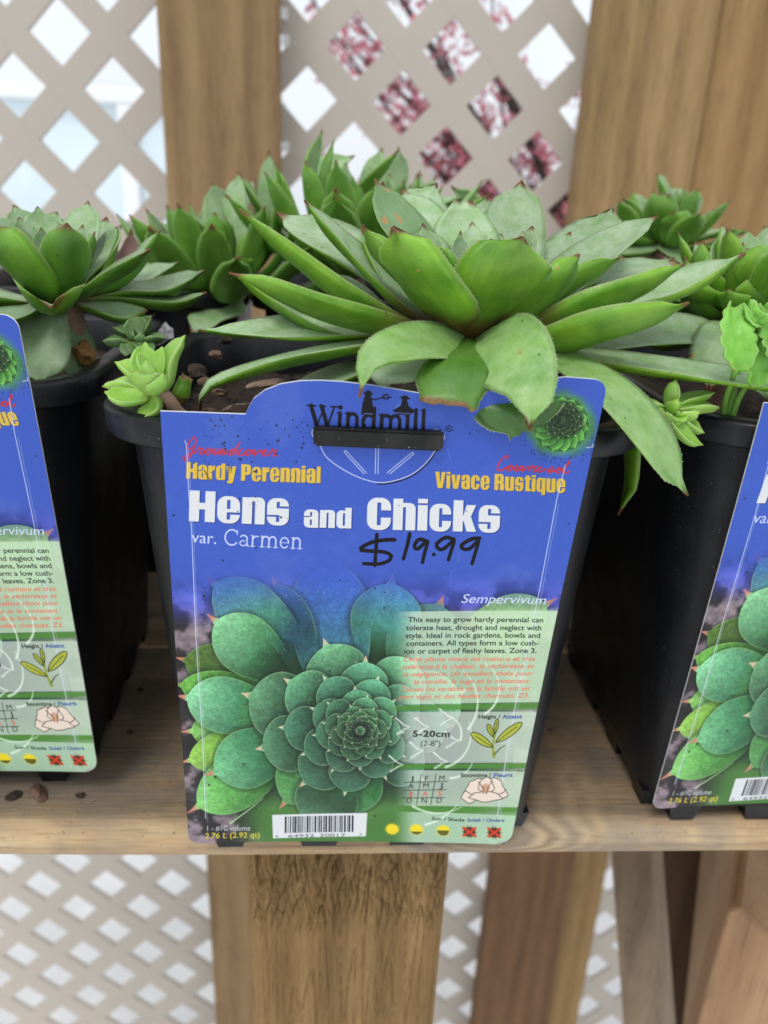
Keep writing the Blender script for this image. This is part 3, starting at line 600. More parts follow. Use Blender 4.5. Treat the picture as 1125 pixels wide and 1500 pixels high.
    stroke([(556, 583), (573, 582)], 1.4, ink); stroke([(533, 605), (545, 606)], 1.0, (.5, .55, .85)); stroke([(580, 604), (602, 606)], .8, (.5, .55, .85)); stroke([(578, 598), (586, 592)], .7, (.5, .55, .85))
    # die cut flap and creases
    wl = (.80, .83, .95)
    cut = curve([(468, 649, 0), (478, 668, 0), (502, 686, 0), (528, 699, 0), (555, 706, 0), (580, 703, 0), (604, 694, 0), (624, 678, 0), (640, 657, 0)], 40)[:, :2]
    stroke([(a+.9, b+2.) for a, b in cut[20:]], 2.2, (.05, .06, .18), .9); stroke([tuple(q) for q in cut], 1.3, wl)
    for cx_, cy_, a0, a1 in ((470, 633, 150, 330), (638, 640, 200, 395)): stroke([(cx_+13*math.cos(rad(a)), cy_+11*math.sin(rad(a))) for a in np.linspace(a0, a1, 14)], 1.3, wl)
    for (a, b) in (((550.5, 650), (549.5, 693)), ((554.5, 650), (553.5, 693)), ((504, 661), (533, 693)), ((507, 659.5), (537, 692)), ((603, 663), (567, 692)), ((606, 665), (571, 693.5))): stroke([a, b], 1.1, wl)
    stroke([(504, 661), (505, 659), (507, 659.5)], 1, wl); stroke([(603, 663), (605, 662.5), (606, 665)], 1, wl)
    for pts in ([(271, 645), (273.5, 650), (276.7, 715), (281.3, 778), (284.5, 858), (288, 945), (297, 1088), (301, 1200)], [(829, 683), (816.5, 734), (793, 859), (784, 902), (756.5, 1028), (742, 1105), (728, 1191)]):
        stroke(pts, 1.2, (.86, .88, .96), .85); stroke([(x+3, y+6) for x, y in pts[1:]], .8, (.8, .84, .95), .5)
    stroke([(868, 652), (874, 655), (860, 657)], 1.5, (.8, .82, .9), .8); stroke([(337, 1208), (362, 1190), (385, 1171)], (2.2, .8), (.75, .9, .65), .8)
    # text block
    tb = (.12, .16, .13)
    for s, b0, b1 in (('This easy to grow hardy perennial can', (597.5, 911), (796.5, 914.5)), ('tolerate heat, drought and neglect with', (594.5, 923), (794, 926)), ('style. Ideal in rock gardens, bowls and', (594, 934.5), (792, 937)), ('containers. All types form a low cush-', (595, 946), (789.5, 948)), ('ion or carpet of fleshy leaves. Zone 3.', (592, 957.5), (786.5, 959))):
        text(s, b0, b1, 7.4, tb, .012)
    ro = (.90, .40, .30)
    for s, b0, b1 in (('Cette plante vivace est rustique et très', (591, 969), (785, 970.5)), ('tolérante à la chaleur, la sécheresse et', (589, 980), (783, 981)), ('la négligence. Un excellent choix pour', (591, 991), (781, 991.5)), ('la rocaille, la auge et le contenant.', (606, 1002), (777, 1002.5)), ('Toutes les variétés de la famille ont un', (588, 1013), (776, 1013)), ('port tapis et des feuilles charnues. Z3.', (583, 1024), (775, 1023.5))):
        text(s, b0, b1, 6.6, ro, .006, .25)
    text('Sempervivum', (676, 884.5), (801, 888), 13, (.80, .84, .95), .002, .28)
    text('Height /', (701, 1053.5), (733, 1053.5), 5.6, (.08, .12, .08), .02); text('Atteint', (736, 1053.5), (765, 1053.5), 5.6, (.12, .25, .6), .02)
    text('5-20cm', (604.5, 1079), (659, 1079.5), 8.5, (.10, .12, .12), .03); text('(2-8")', (616, 1093), (645, 1093), 8, (.15, .18, .17))
    text('Bloomtime /', (675, 1137.5), (719, 1137), 5.4, (.08, .14, .08), .02); text('Fleurit', (723, 1137), (751, 1136.5), 5.4, (.12, .22, .6), .02)
    for i, row in enumerate(('JFM', 'AMJ', 'JAS', 'OND')):
        for j, ch in enumerate(row): x, y = (603, 625, 647)[j]-i*1.3, (1144, 1154.3, 1166.4, 1176)[i]-j*.5; hw_ = 2.6 if ch in 'JFS' else 3.8; text(ch, (x-hw_, y), (x+hw_, y-.1), 7.5, (.88, .25, .15) if i == 2 else (.08, .1, .1), .0)
    for a, b in (((617, 1134), (610, 1178)), ((639, 1133), (631, 1177)), ((592, 1146), (655, 1144)), ((591, 1157.5), (653, 1156)), ((589, 1168.5), (651, 1167.5))): stroke([a, b], 1., (.12, .22, .16))
    text('Sun / Shade', (632, 1200), (680, 1201), 4.6, (.12, .22, .14), .02); text('Soleil / Ombre', (684, 1201), (738, 1199.5), 4.6, (.12, .25, .55), .02)
    # leaf drawing
    def blob(c, a, l, w_, f, o, n=22):
        a = rad(a); pts = []
        for q in np.linspace(0, 2*math.pi, n, endpoint=False):
            s_ = (1-math.cos(q))/2; r_ = w_*math.sin(q)*(s_**.35*(1.15-s_*.4)); pts.append((c[0]+math.cos(a)*l*s_-math.sin(a)*r_, c[1]+math.sin(a)*l*s_+math.cos(a)*r_))
        poly(pts, f); stroke(pts+[pts[0]], 1.2, o); stroke([c, (c[0]+math.cos(a)*l*.8, c[1]+math.sin(a)*l*.8)], .9, o)
        return pts
    yg, ol = (.66, .69, .22), (.18, .22, .05)
    stroke([(723.6, 1108), (722, 1092), (726, 1070)], (4.5, 2.5), (.55, .6, .15)); blob((722, 1095), -147, 38, 8, yg, ol); blob((726, 1088), -36, 48, 8, yg, ol); blob((723, 1080), -115, 20, 5, yg, ol); blob((725, 1076), -80, 22, 4, yg, ol)
    stroke([(724, 1105), (733, 1096), (740, 1092)], (2, 1), ol, .8)
    # rose drawing
    rc, ro_ = (.90, .83, .77), (.25, .2, .18)
    for (x, y, a, b) in ((688, 1165, 12, 9), (732, 1160, 11, 8), (702, 1153, 19, 13), (722, 1152, 16, 13), (712, 1150, 11, 12), (711, 1165, 23, 7)):
        pts = [(x+a*math.cos(q)*(1+.13*math.sin(q*5)), y+b*math.sin(q)*(1+.1*math.sin(q*4+1))) for q in np.linspace(0, 6.283, 26, endpoint=False)]; poly(pts, rc); stroke(pts+[pts[0]], 1., ro_)
    poly([(704, 1150), (712, 1146), (718, 1152), (713, 1161), (706, 1158)], (.80, .62, .50)); stroke([(700, 1144), (709, 1154), (707, 1161)], 1, ro_); stroke([(720, 1143), (714, 1153), (712, 1161)], 1, ro_)
    # sun symbols
    for i, (x, y) in enumerate(((574.5, 1214.5), (610, 1214.5), (649, 1215), (687, 1215.5), (723, 1215))):
        yy = (.93, .84, .10)
        for q in np.linspace(0, 6.283, 15): stroke([(x+8*math.cos(q), y+6.5*math.sin(q)), (x+11.5*math.cos(q), y+9.5*math.sin(q))], (2, .6), yy if i < 3 else (.5, .35, .12), .9)
        pts = [(x+8.6*math.cos(q), y+7.2*math.sin(q)) for q in np.linspace(0, 6.283, 24)]; poly(pts, yy if i < 3 else (.50, .36, .12))
        lo = [(px_, max(py_, y+(2.6 if i == 1 else -.5 if i == 2 else -9))) for px_, py_ in pts]
        if i in (1, 2): poly(lo, (.36, .36, .06))
        if i > 2: poly(lo, (.34, .16, .08)); stroke([(x-9, y-6), (x+9, y+6)], 2.6, (.85, .22, .10)); stroke([(x-9, y+6), (x+9, y-6)], 2.6, (.85, .22, .10))
    # bar code label and small print
    poly([(398.5, 1196), (538, 1191.6), (536, 1226), (399.6, 1231)], (.86, .87, .88)); r2 = np.random.default_rng(5); x = 417.
    while x < 518:
        w_ = .9*r2.integers(1, 4); y0 = 1198.5-(x-417)*.03; poly([(x, y0), (x+w_, y0), (x+w_-.3, y0+24.5), (x-.3, y0+24.5)], (.08, .09, .12)); x += w_+1.0*r2.integers(1, 3)
    text('0', (403.5, 1230), (407, 1229.8), 4, (.2, .2, .25)); text('64932', (422, 1229.5), (460, 1228.3), 4.4, (.2, .2, .25)); text('20017', (468, 1228), (506, 1226.8), 4.4, (.2, .2, .25)); text('7', (526, 1226), (529.5, 1225.8), 4, (.2, .2, .25))
    text('1 - #1C volume', (303, 1218.5), (366, 1219), 7.5, (.78, .78, .80), .005); text('2.76 L (2.92 qt)', (300, 1230), (380, 1229.5), 8, (.86, .80, .22), .008)
    # hand written price
    mk = (.01, .01, .03); W5 = 5.6
    for pts in ([(578, 790), (564, 790), (545, 793), (530, 800), (528, 804), (545, 806), (564, 808), (573, 813), (570, 820), (555, 825), (533, 824)], [(552, 782), (551, 800), (549, 827)],
                [(600, 782), (597, 797), (591, 818)], [(625, 793), (614, 790), (607, 799), (612, 804), (626, 793), (622, 810), (619, 824)], [(635.6, 812.6), (635.8, 812.8)],
                [(665, 791), (653, 788), (640, 797), (643, 805), (651, 804), (665, 793), (661, 808), (657, 821)], [(703, 790), (691, 791), (676, 800), (681, 806), (690, 804), (701, 794), (697, 810), (692, 827)]):
        stroke(pts if len(pts) < 4 else [tuple(q[:2]) for q in curve([(a, b, 0) for a, b in pts], 26)], (W5, W5*.9), mk)
    # soil splashes, scuffs
    for _ in range(420):
        x, y = (300+rr.random()*170, 605+abs(rr.normal(0, 1))*55) if rr.random() < .6 else (240+rr.random()*620, 600+rr.random()*600)
        if x > 570 and y > 880: continue
        s_ = .35+rr.random()**4*1.9; win = window([(x, y)], 3); put(win, np.clip((s_-np.hypot(QX[win]-x, QY[win]-y))*1.5+.3, 0, 1)*.7, (.10, .09, .17))
    for _ in range(70):
        x, y = 680+rr.random()*34, 598+rr.random()*38; win = window([(x, y)], 3); put(win, np.clip(1.0-np.hypot(QX[win]-x, QY[win]-y), 0, 1)*.5, (.10, .09, .17))
    for _ in range(16): x, y = 260+rr.random()*520, 620+rr.random()*560; a = rr.normal(1.5, .5); l_ = 8+rr.random()*26; stroke([(x, y), (x+l_*math.cos(a), y+l_*math.sin(a))], .6, (.75, .78, .92), .28)
    stroke([(300, 688), (306, 699), (311, 703)], 1.8, (.45, .35, .12)); stroke([(336, 682), (334, 700)], (3, 1.2), (.35, .28, .1), .7)
    for _ in range(30): x, y = 372+rr.normal(0, 4), 736+rr.normal(0, 5); win = window([(x, y)], 3); put(win, np.clip(1.2-np.hypot(QX[win]-x, QY[win]-y), 0, 1)*.35, (.55, .48, .42))
    im = bpy.data.images.new('care card print', IW, IH, alpha=False)
    A = np.ones((IH, IW, 4), np.float32); sm = sst(.56, .75, fnoise(150, 21))[..., None]*.06; A[..., :3] = np.clip(IMG*.93*(1-sm)+sm*.8+(fnoise(3, 9, 1)-.5)[..., None]*.02, 0, 1)[::-1]; im.pixels.foreach_set(A.ravel()); im.update(); im.pack()  # sm: faint whitish scuff and glare smears painted into the print
    return im
card_print = make_card()
n_ = N('glossy printed card'); tx = n_.n('TexImage'); tx.image = card_print; tx.extension = 'EXTEND'; uvn = n_.n('UVMap'); uvn.uv_map = 'UVMap'; n_.l(uvn.outputs[0], tx.inputs[0]); n_.l(tx.outputs[0], n_.b.inputs['Base Color'])
n_.set(Roughness=.34, Specular_IOR_Level=.22); _v = n_.coords((1, 1, 1)); n_.bump(n_.noise(_v, 24., 2, .5), .5, .0016); M['print'] = n_.m

# ------------------------------------------------------------------ the setting and the stand
gm = bmesh.new(); bmesh.ops.create_grid(gm, x_segments=2, y_segments=2, size=60); bmesh.ops.translate(gm, verts=gm.verts, vec=(0, 0, -1.50)); tag(bm_obj('ground', gm, M['ground']), kind='structure')

def board(name, x0, x1, y0, y1, z0, z1, m, parent, r, cuts=60, wav=.0006):
    """long board with bull-nosed long edges, slightly uneven"""
    prof = []; 
    for cy, cz, a in ((y0+r, z1-r, 180), (y1-r, z1-r, 90), (y1-r, z0+r, 0), (y0+r, z0+r, -90)):
        k = [(cy+r*math.cos(rad(a-q)), cz+r*math.sin(rad(a-q))) for q in range(0, 91, 15)]; prof += k
    V, F = [], []; n = len(prof)
    for i in range(cuts+1):
        x = x0+(x1-x0)*i/cuts
        for j, (y, z) in enumerate(prof): V.append((x, y+wav*math.sin(x*23+j*.2), z+wav*.6*math.sin(x*31+1)))
    for i in range(cuts):
        for j in range(n): a, b = i*n+j, i*n+(j+1) % n; F.append((a, b, b+n, a+n))
    F.append(tuple(range(n))); F.append(tuple(reversed(range(cuts*n, cuts*n+n))))
    return mesh(name, V, F, m, parent, True)
sh = empty('plant_shelf', (0, .45, 0)); tag(sh, 'weathered wooden shelf of round edged boards carrying the black nursery pots', 'shelf')
board('board', -.75, .85, .2313, .3665, -.0182, 0, M['shelf'], sh, .009)
board('board', -.75, .85, .3700, .515, -.012, .0105, M['shelf_back'], sh, .007)
board('board', -.75, .85, .519, .664, -.012, .0105, M['shelf_back'], sh, .007)
def post(name, label, x0, x1, y0, y1, z0, z1, m, cat='post', b=.004): return tag(box(name, x0, x1, y0, y1, z0, z1, m, None, b, 2), label, cat)
post('wooden_post', 'brown upright wooden board behind the plants, left of the front leg', -.2185, -.0805, 1.03, 1.068, -1.5, .8, M['post'])
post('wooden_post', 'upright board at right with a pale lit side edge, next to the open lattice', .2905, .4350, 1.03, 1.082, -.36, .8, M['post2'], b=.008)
post('wooden_post', 'reddish brown board seen only under the shelf, right of the front leg', .2905, .4350, 1.031, 1.082, -1.5, -.361, M['post_shade'])
post('wooden_post', 'warm golden brown upright plank at the far right behind a dark gap', .4352, .62, 1.036, 1.094, -.35, .8, M['post3'], b=.008)
post('wooden_post', 'narrow golden upright plank seen only under the shelf at right', .4300, .522, 1.0835, 1.094, -1.5, -.351, M['post3'])
# front leg with torn saw fibres near its top
lg = bmesh.new(); bmesh.ops.create_grid(lg, x_segments=240, y_segments=330, size=1)
from mathutils import noise as mn
for v in lg.verts:
    x = -.0378+(v.co.x+1)/2*.0905; z = -.19+(v.co.y+1)/2*.1715
    edge_ = -.098+.010*mn.noise(Vector((x*60, 1, 4)))+.006*mn.noise(Vector((x*300, 2, 7)))
    f = max(.16, min(1, (z-edge_)/.022)); e = min(1, min(x+.0378, .0527-x)/.003)
    wx = x+.0012*mn.noise(Vector((x*80, 5, z*90)))
    n1 = mn.fractal(Vector((wx*330, 3, z*60)), 1.0, 2.0, 4); n2 = abs(mn.noise(Vector((wx*420+5+z*60, 8, z*75)))); n3 = abs(mn.noise(Vector((wx*240-z*30, 18, z*34))))
    rip = (n1*.0011-.0013*max(0, .14-n2)/.14-.0019*max(0, .08-n3)/.08+.0010)*f+mn.fractal(Vector((x*500, 9, z*14)), 1, 2, 3)*.00025-.0010*max(0, .04-abs(mn.noise(Vector((x*160, 3, z*7)))))/.04
    v.co = Vector((x, .262-rip*e+(1-e)*.0022, z))
leg_ = empty('front_leg', (.0075, .30, -.10)); tag(leg_, 'rough sawn square wooden leg directly under the shelf in the middle', 'leg')
bm_obj('sawn_face', lg, M['leg'], leg_, True); box('leg_core', -.0378, .0527, .2645, .351, -1.5, -.0186, M['leg'], leg_, .0015, 1)
def prism(name, quad, Y, depth, m, lab, cat, shift=(0, 0, 0), bev=.002):
    """beam: front face given at distance Y, pushed back by depth (+shift)"""
    f = [P(x, y, Yi) for (x, y), Yi in zip(quad, Y if isinstance(Y, (list, tuple)) else [Y]*len(quad))]; bm = bmesh.new(); n = len(f)
    a = [bm.verts.new(p) for p in f]; b = [bm.verts.new(p+np.array([shift[0], depth, shift[2]])) for p in f]
    bm.faces.new(a); bm.faces.new(b[::-1])
    for i in range(n): bm.faces.new((a[i], a[(i+1) % n], b[(i+1) % n], b[i]))
    bmesh.ops.bevel(bm, geom=bm.edges[:], offset=bev, segments=1, affect='EDGES'); return tag(bm_obj(name, bm, m), lab, cat)
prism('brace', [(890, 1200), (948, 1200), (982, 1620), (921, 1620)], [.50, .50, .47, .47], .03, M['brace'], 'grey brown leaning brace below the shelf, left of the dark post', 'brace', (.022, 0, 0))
prism('wooden_post', [(936, 1200), (1040, 1200), (1016, 1640), (936, 1640)], .70, .05, M['post_dark'], 'post below the shelf with shade put into its dark colour, right of the leaning brace', 'post', (.02, 0, 0))
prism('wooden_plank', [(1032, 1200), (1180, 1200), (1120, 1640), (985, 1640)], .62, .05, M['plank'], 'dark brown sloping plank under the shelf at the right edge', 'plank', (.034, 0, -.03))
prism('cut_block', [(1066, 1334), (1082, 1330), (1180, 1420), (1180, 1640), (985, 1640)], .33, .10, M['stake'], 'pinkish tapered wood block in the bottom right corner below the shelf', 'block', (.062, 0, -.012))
for x, y in ((418, 59), (418, 215), (416, 20)):
    p = P(x, y, 1.094); box('s', p[0]-.004, p[0]+.004, 1.093, 1.098, p[2]-.006, p[2]+.006, M['white_frame']).name = 'lattice_clip'
ci = 0
for o in [o for o in C.objects if o.name.startswith('lattice_clip')]:
    tag(o, ('white plastic clip on the lattice, highest of the three beside the left post', 'white plastic clip on the lattice, level with the upper pale openings beside the left post', 'white plastic clip on the lattice beside the left post, just above the plants')[ci], 'clip'); ci += 1

# lattice: two layers of flat strips; the open diamonds repeat every 12 cm
lat = empty('lattice_panel', (0, 1.1, -1.5)); tag(lat, 'beige vinyl diamond lattice standing behind the shelf and the posts', 'lattice')
X0, X1, Z0, Z1 = -1.25, 1.35, -1.49, .80
def clip(poly_, f):
    o = []
    for i in range(len(poly_)):
        a, b = poly_[i-1], poly_[i]; fa, fb = f(a), f(b)
        if (fa >= 0) != (fb >= 0): t = fa/(fa-fb); o.append((a[0]+(b[0]-a[0])*t, a[1]+(b[1]-a[1])*t))
        if fb >= 0: o.append(b)
    return o
def slat(kind, c, half, y0, y1):
    # kind 1: x+z = c ; kind -1: x-z = c
    pts = [(-4, (c-half+4)), (-4, (c+half+4)), (4, (c+half-4)), (4, (c-half-4))] if kind == 1 else [(-4, -4-c-half), (4, 4-c-half), (4, 4-c+half), (-4, -4-c+half)]
    for f in (lambda p: p[0]-X0, lambda p: X1-p[0], lambda p: p[1]-Z0, lambda p: Z1-p[1]):
        pts = clip(pts, f)
        if len(pts) < 3: return
    n = len(pts); V = [(x, y0, z) for x, z in pts]+[(x, y1, z) for x, z in pts]
    F = [tuple(range(n)), tuple(reversed(range(n, 2*n)))]+[(i, n+i, n+(i+1) % n, (i+1) % n) for i in range(n)]
    bm = bmesh.new(); vs = [bm.verts.new(v) for v in V]; [bm.faces.new([vs[i] for i in f]) for f in F]
    bm_obj('slat', bm, M['lattice'], lat)
PS, PD, OS, OD = .1204, .1193, .0535, -.157
for k in range(-26, 22):
    slat(1, OS+PS*(k+.5), PS*.188, 1.0965, 1.1060); slat(-1, OD+PD*(k+.5), PD*.188, 1.0969, 1.1055)

# what stands beyond the lattice
gh = empty('greenhouse', (-2.2, 4.6, -1.5)); tag(gh, 'pale blue greenhouse with white frame behind the left lattice', 'greenhouse')
box('wall_panel', -5.2, -.35, 4.6, 4.68, -1.5, .66, M['poly'], gh); box('wall_panel', -5.2, -.35, 4.8, 8., .70, .74, M['poly'], gh)
for x in (-3.9, -2.7, -1.20, -.42): box('frame_post', x, x+.09, 4.55, 4.599, -1.5, .72, M['white_frame'], gh, .01, 1)
box('frame_rail', -5.2, -.33, 4.54, 4.60, .66, .73, M['white_frame'], gh, .01, 1)
tr = empty('red_leaf_tree', (1.25, 3.6, -1.5)); tag(tr, 'small tree with dark red leaves seen through the right lattice', 'tree')
def tube(name, pts, r, m, parent, ns=8):
    c = curve(pts, 14); T = np.gradient(c, axis=0); V, F = [], []
    for i, (p, t) in enumerate(zip(c, T)):
        t = t/np.linalg.norm(t); a = np.cross(t, [.3, .9, .2]); a /= np.linalg.norm(a); b = np.cross(t, a); rr = r[0]+(r[1]-r[0])*i/14
        V += [p+rr*(a*math.cos(q)+b*math.sin(q)) for q in np.linspace(0, 2*math.pi, ns, endpoint=False)]
    for i in range(14):
        for j in range(ns): F.append((i*ns+j, i*ns+(j+1) % ns, (i+1)*ns+(j+1) % ns, (i+1)*ns+j))
    F += [tuple(range(ns))[::-1], tuple(range(14*ns, 15*ns))]
    return mesh(name, V, F, m, parent, True)
tube('trunk', [(1.3, 3.7, -1.5), (1.25, 3.65, -.6), (1.2, 3.6, .1)], (.05, .035), M['trunk'], tr)
tips = []
for k in range(60):
    a = RNG.random()*6.3; b0 = np.array([.92, 3.6, -.2+RNG.random()*.5]); d = np.array([math.cos(a)*1.25, math.sin(a)*.4, .5+RNG.random()*.9]); l_ = .5+RNG.random()*.75
    e = b0+d*l_; mid = b0+d*l_*.5+RNG.normal(0, .05, 3); tube('limb', [b0, mid, e], (.016, .003), M['trunk'], tr, 5)
    for t in np.linspace(.3, 1.05, 10): tips.append(b0+d*l_*t)
V, F = [], []
for t in tips:
    for _ in range(26 if RNG.random() < .72 else 5):
        p = np.array(t)+RNG.normal(0, .055, 3); a = RNG.normal(0, 1, 3); a /= np.linalg.norm(a); b = np.cross(a, RNG.normal(0, 1, 3)); b /= np.linalg.norm(b); s_ = .011+RNG.random()*.014; q = len(V)
        V += [p-a*s_, p+b*s_*.5, p+a*s_, p-b*s_*.5]; F.append((q, q+1, q+2, q+3))
n_ = N('dark red tree leaf'); oi = n_.noise(n_.coords((1, 1, 1)), 9., 3); n_.l(n_.ramp(oi, [(.35, (.34, .075, .11)), (.65, (.62, .22, .26))]), n_.b.inputs['Base Color']); n_.set(Roughness=.45, Subsurface_Weight=.2, Subsurface_Scale=.01); M['redleaf'] = n_.m
mesh('crown', V, F, M['redleaf'], tr)

# ------------------------------------------------------------------ pots
def rrect(hx, hy, r, n=7):
    o = []
    for cx_, cy_, a in ((hx-r, hy-r, 0), (-hx+r, hy-r, 90), (-hx+r, -hy+r, 180), (hx-r, -hy+r, 270)):
        for i in range(n+1):
            q = rad(a+90*i/n); o.append((cx_+r*math.cos(q), cy_+r*math.sin(q)))
    # extra points along the straight walls
    out = []
    for i in range(len(o)):
        a, b = o[i], o[(i+1) % len(o)]; out.append(a); L_ = math.hypot(b[0]-a[0], b[1]-a[1])
        if L_ > .02: out += [(a[0]+(b[0]-a[0])*t/8, a[1]+(b[1]-a[1])*t/8) for t in range(1, 8)]
    return out
def loft(name, rings, m, parent, close=False, smooth=True):
    V, F = [], []; n = len(rings[0][0])
    for pts, z in rings: V += [(x, y, z) for x, y in pts]
    R = len(rings)
    for i in range(R if close else R-1):
        for j in range(n): a, b = i*n+j, i*n+(j+1) % n; c, d = ((i+1) % R)*n+(j+1) % n, ((i+1) % R)*n+j; F.append((a, b, c, d))
    o = mesh(name, V, F, m, parent, smooth, world=False); return o
def edge_split(o, ang=35):
    md = o.modifiers.new('split', 'EDGE_SPLIT'); md.split_angle = rad(ang)
PH = .168
def make_pot(label, loc, rz=0, soil_z=.150, chips=26):
    t = empty('nursery_pot', loc, rz); tag(t, label, 'plant pot', 'black square nursery pots on the shelf')
    top, bot, r = .0756, .0645, .024
    R_ = lambda k, z: (rrect(bot+(top-bot)*k+0, bot+(top-bot)*k, .018+.010*k), z)
    body = loft('body', [(rrect(bot-.004, bot-.004, .014), .0060), R_(0, .0085), R_(.02, .012), R_(.5, .085), R_(1., PH-.0085)], M['pot'], t)
    me = body.data; bm = bmesh.new(); bm.from_mesh(me); bm.faces.new([v for v in bm.verts[:len(rrect(bot, bot, .02))]][::-1]); bm.to_mesh(me); bm.free()
    hx = .0822
    rim = loft('rim', [(rrect(hx-.0045, hx-.0045, .027), PH-.0082), (rrect(hx-.0012, hx-.0012, .029), PH-.0085), (rrect(hx-.0004, hx-.0004, .03), PH-.0078), (rrect(hx, hx, .03), PH-.0015), (rrect(hx-.0006, hx-.0006, .03), PH-.0004), (rrect(hx-.0020, hx-.0020, .029), PH),
        (rrect(hx-.0078, hx-.0078, .0235), PH-.0006), (rrect(hx-.0090, hx-.0090, .0225), PH-.002), (rrect(hx-.0135, hx-.0135, .020), PH-.05), (rrect(hx-.0120, hx-.0120, .020), PH-.05), (rrect(hx-.0078, hx-.0078, .024), PH-.0086)], M['rim'], t, True)
    for ex in (-.0560, -.0187, .0187, .0560):
        for s_, ax in ((-1, 0), (1, 0), (-1, 1), (1, 1)):
            bm = bmesh.new(); w0, w1 = .0088, .0062; d = bot-.0075
            if abs(ex) > .04: w0, w1 = .0068, .0045
            ex_ = ex*.88
            for (a, b, z) in ((-w0, 0, .0088), (w0, 0, .0088), (w0, .012, .0088), (-w0, .012, .0088), (-w1, .0015, 0), (w1, .0015, 0), (w1, .012, 0), (-w1, .012, 0)):
                x, y = ex_+a, s_*(bot-.0004-b)
                if ax: x, y = y, x
                bm.verts.new((x, y, z))
            bm.verts.ensure_lookup_table(); v = bm.verts
            for f in ((0, 1, 2, 3), (4, 5, 6, 7), (0, 1, 5, 4), (1, 2, 6, 5), (2, 3, 7, 6), (3, 0, 4, 7)): bm.faces.new([v[i] for i in f])
            me = bpy.data.meshes.new('foot'); bmesh.ops.recalc_face_normals(bm, faces=bm.faces); bm.to_mesh(me); bm.free(); me.materials.append(M['pot']); link('foot', me, t, False)
    # soil
    bm = bmesh.new(); bmesh.ops.create_grid(bm, x_segments=90, y_segments=90, size=hx-.0112); sd = RNG.random()*50
    for v in bm.verts:
        h_ = hx-.0112; x, y = v.co.x, v.co.y; rc = .026; dx, dy = max(0, abs(x)-(h_-rc)), max(0, abs(y)-(h_-rc)); d_ = math.hypot(dx, dy)
        if d_ > rc: v.co.x = math.copysign(h_-rc+dx*rc/d_, x); v.co.y = math.copysign(h_-rc+dy*rc/d_, y)
        v.co.z = soil_z+mn.fractal(v.co*150+Vector((sd, 0, 0)), .8, 2, 5)*.0034
    me = bpy.data.meshes.new('soil'); bm.to_mesh(me); bm.free(); me.materials.append(M['soil']); me.polygons.foreach_set('use_smooth', [True]*len(me.polygons)); so_ = link('soil', me, t, False)
    for k in range(chips):
        chip(so_, (RNG.uniform(-.058, .058), RNG.uniform(-.058, .058), soil_z+.003), RNG.uniform(.0010, .0028), M['soil'] if RNG.random() < .65 else M['bark'])
    return t
def chip(parent, loc, s, m, flat=.35, name='bark_chip', world=False):
    bm = bmesh.new(); bmesh.ops.create_icosphere(bm, subdivisions=2, radius=1); R = Matrix.Rotation(RNG.random()*6, 3, 'Z') @ Matrix.Rotation(RNG.normal(0, .5), 3, 'X')
    el = RNG.uniform(.5, .9)
    for v in bm.verts:
        v.co = Vector(v.co)*(1+RNG.normal(0, .15)); v.co = R @ Vector((v.co.x*s, v.co.y*s*el, v.co.z*s*flat)); v.co += Vector(loc)
    me = bpy.data.meshes.new(name); bm.to_mesh(me); bm.free(); me.materials.append(m); return link(name, me, parent, world)

HC = (.011, .2850)
pot_h = make_pot('black square pot in the middle, behind the large priced care card', (HC[0], HC[1], 0), rad(.5))
pot_l = make_pot('black square pot at the left edge, its dark right side facing the middle pot', (-.1650, .3185, 0), rad(1.5))
pot_r = make_pot('black square pot at the right edge with the drooping leaf hanging over it', (.1885, .2980, 0), rad(.4))
pot_b1 = make_pot('black pot in the back row, mostly hidden behind the left leaves of the middle plant', (-.1350, .4915, .0105), rad(1.5))
pot_b2 = make_pot('black pot in the back row, hidden behind the middle of the largest plant', (.0325, .4915, .0105), rad(-1))
pot_b3 = make_pot('black pot in the back row at right, below the small rosette by the brown boards', (.2010, .4920, .0105), rad(1))
# bits lying in the middle pot and the left pot
soil_h = [c for c in pot_h.children if c.name.startswith('soil')][0]; soil_l = [c for c in pot_l.children if c.name.startswith('soil')][0]
def chip_at(x, y, Y, s, m, parent, flat=.4): p = P(x, y, Y); return chip(parent, tuple(p), s, m, flat, world=True)
for (x, y, Y, s, m, fl) in ((388, 562, .252, .0085, 'bark_pink', .12), (350, 596, .240, .0065, 'bark_pink', .12), (322, 575, .247, .003, 'bark', .4), (300, 560, .255, .0028, 'bark', .5), (352, 604, .235, .007, 'bark', .3),
                             (316, 520, .290, .0032, 'bark', .5), (330, 498, .300, .003, 'soil', .6), (290, 545, .262, .004, 'soil', .6), (310, 606, .240, .003, 'bark', .4)):
    chip_at(x, y, Y, s, M[m], soil_h, fl)
for x, y, s in ((232, 497, .0036), (243, 487, .0042)): chip_at(x, y, .33, s, M['perlite'], soil_l, .8)
chip_at(122, 517, .292, .0065, M['orange_chip'], soil_l, .7)

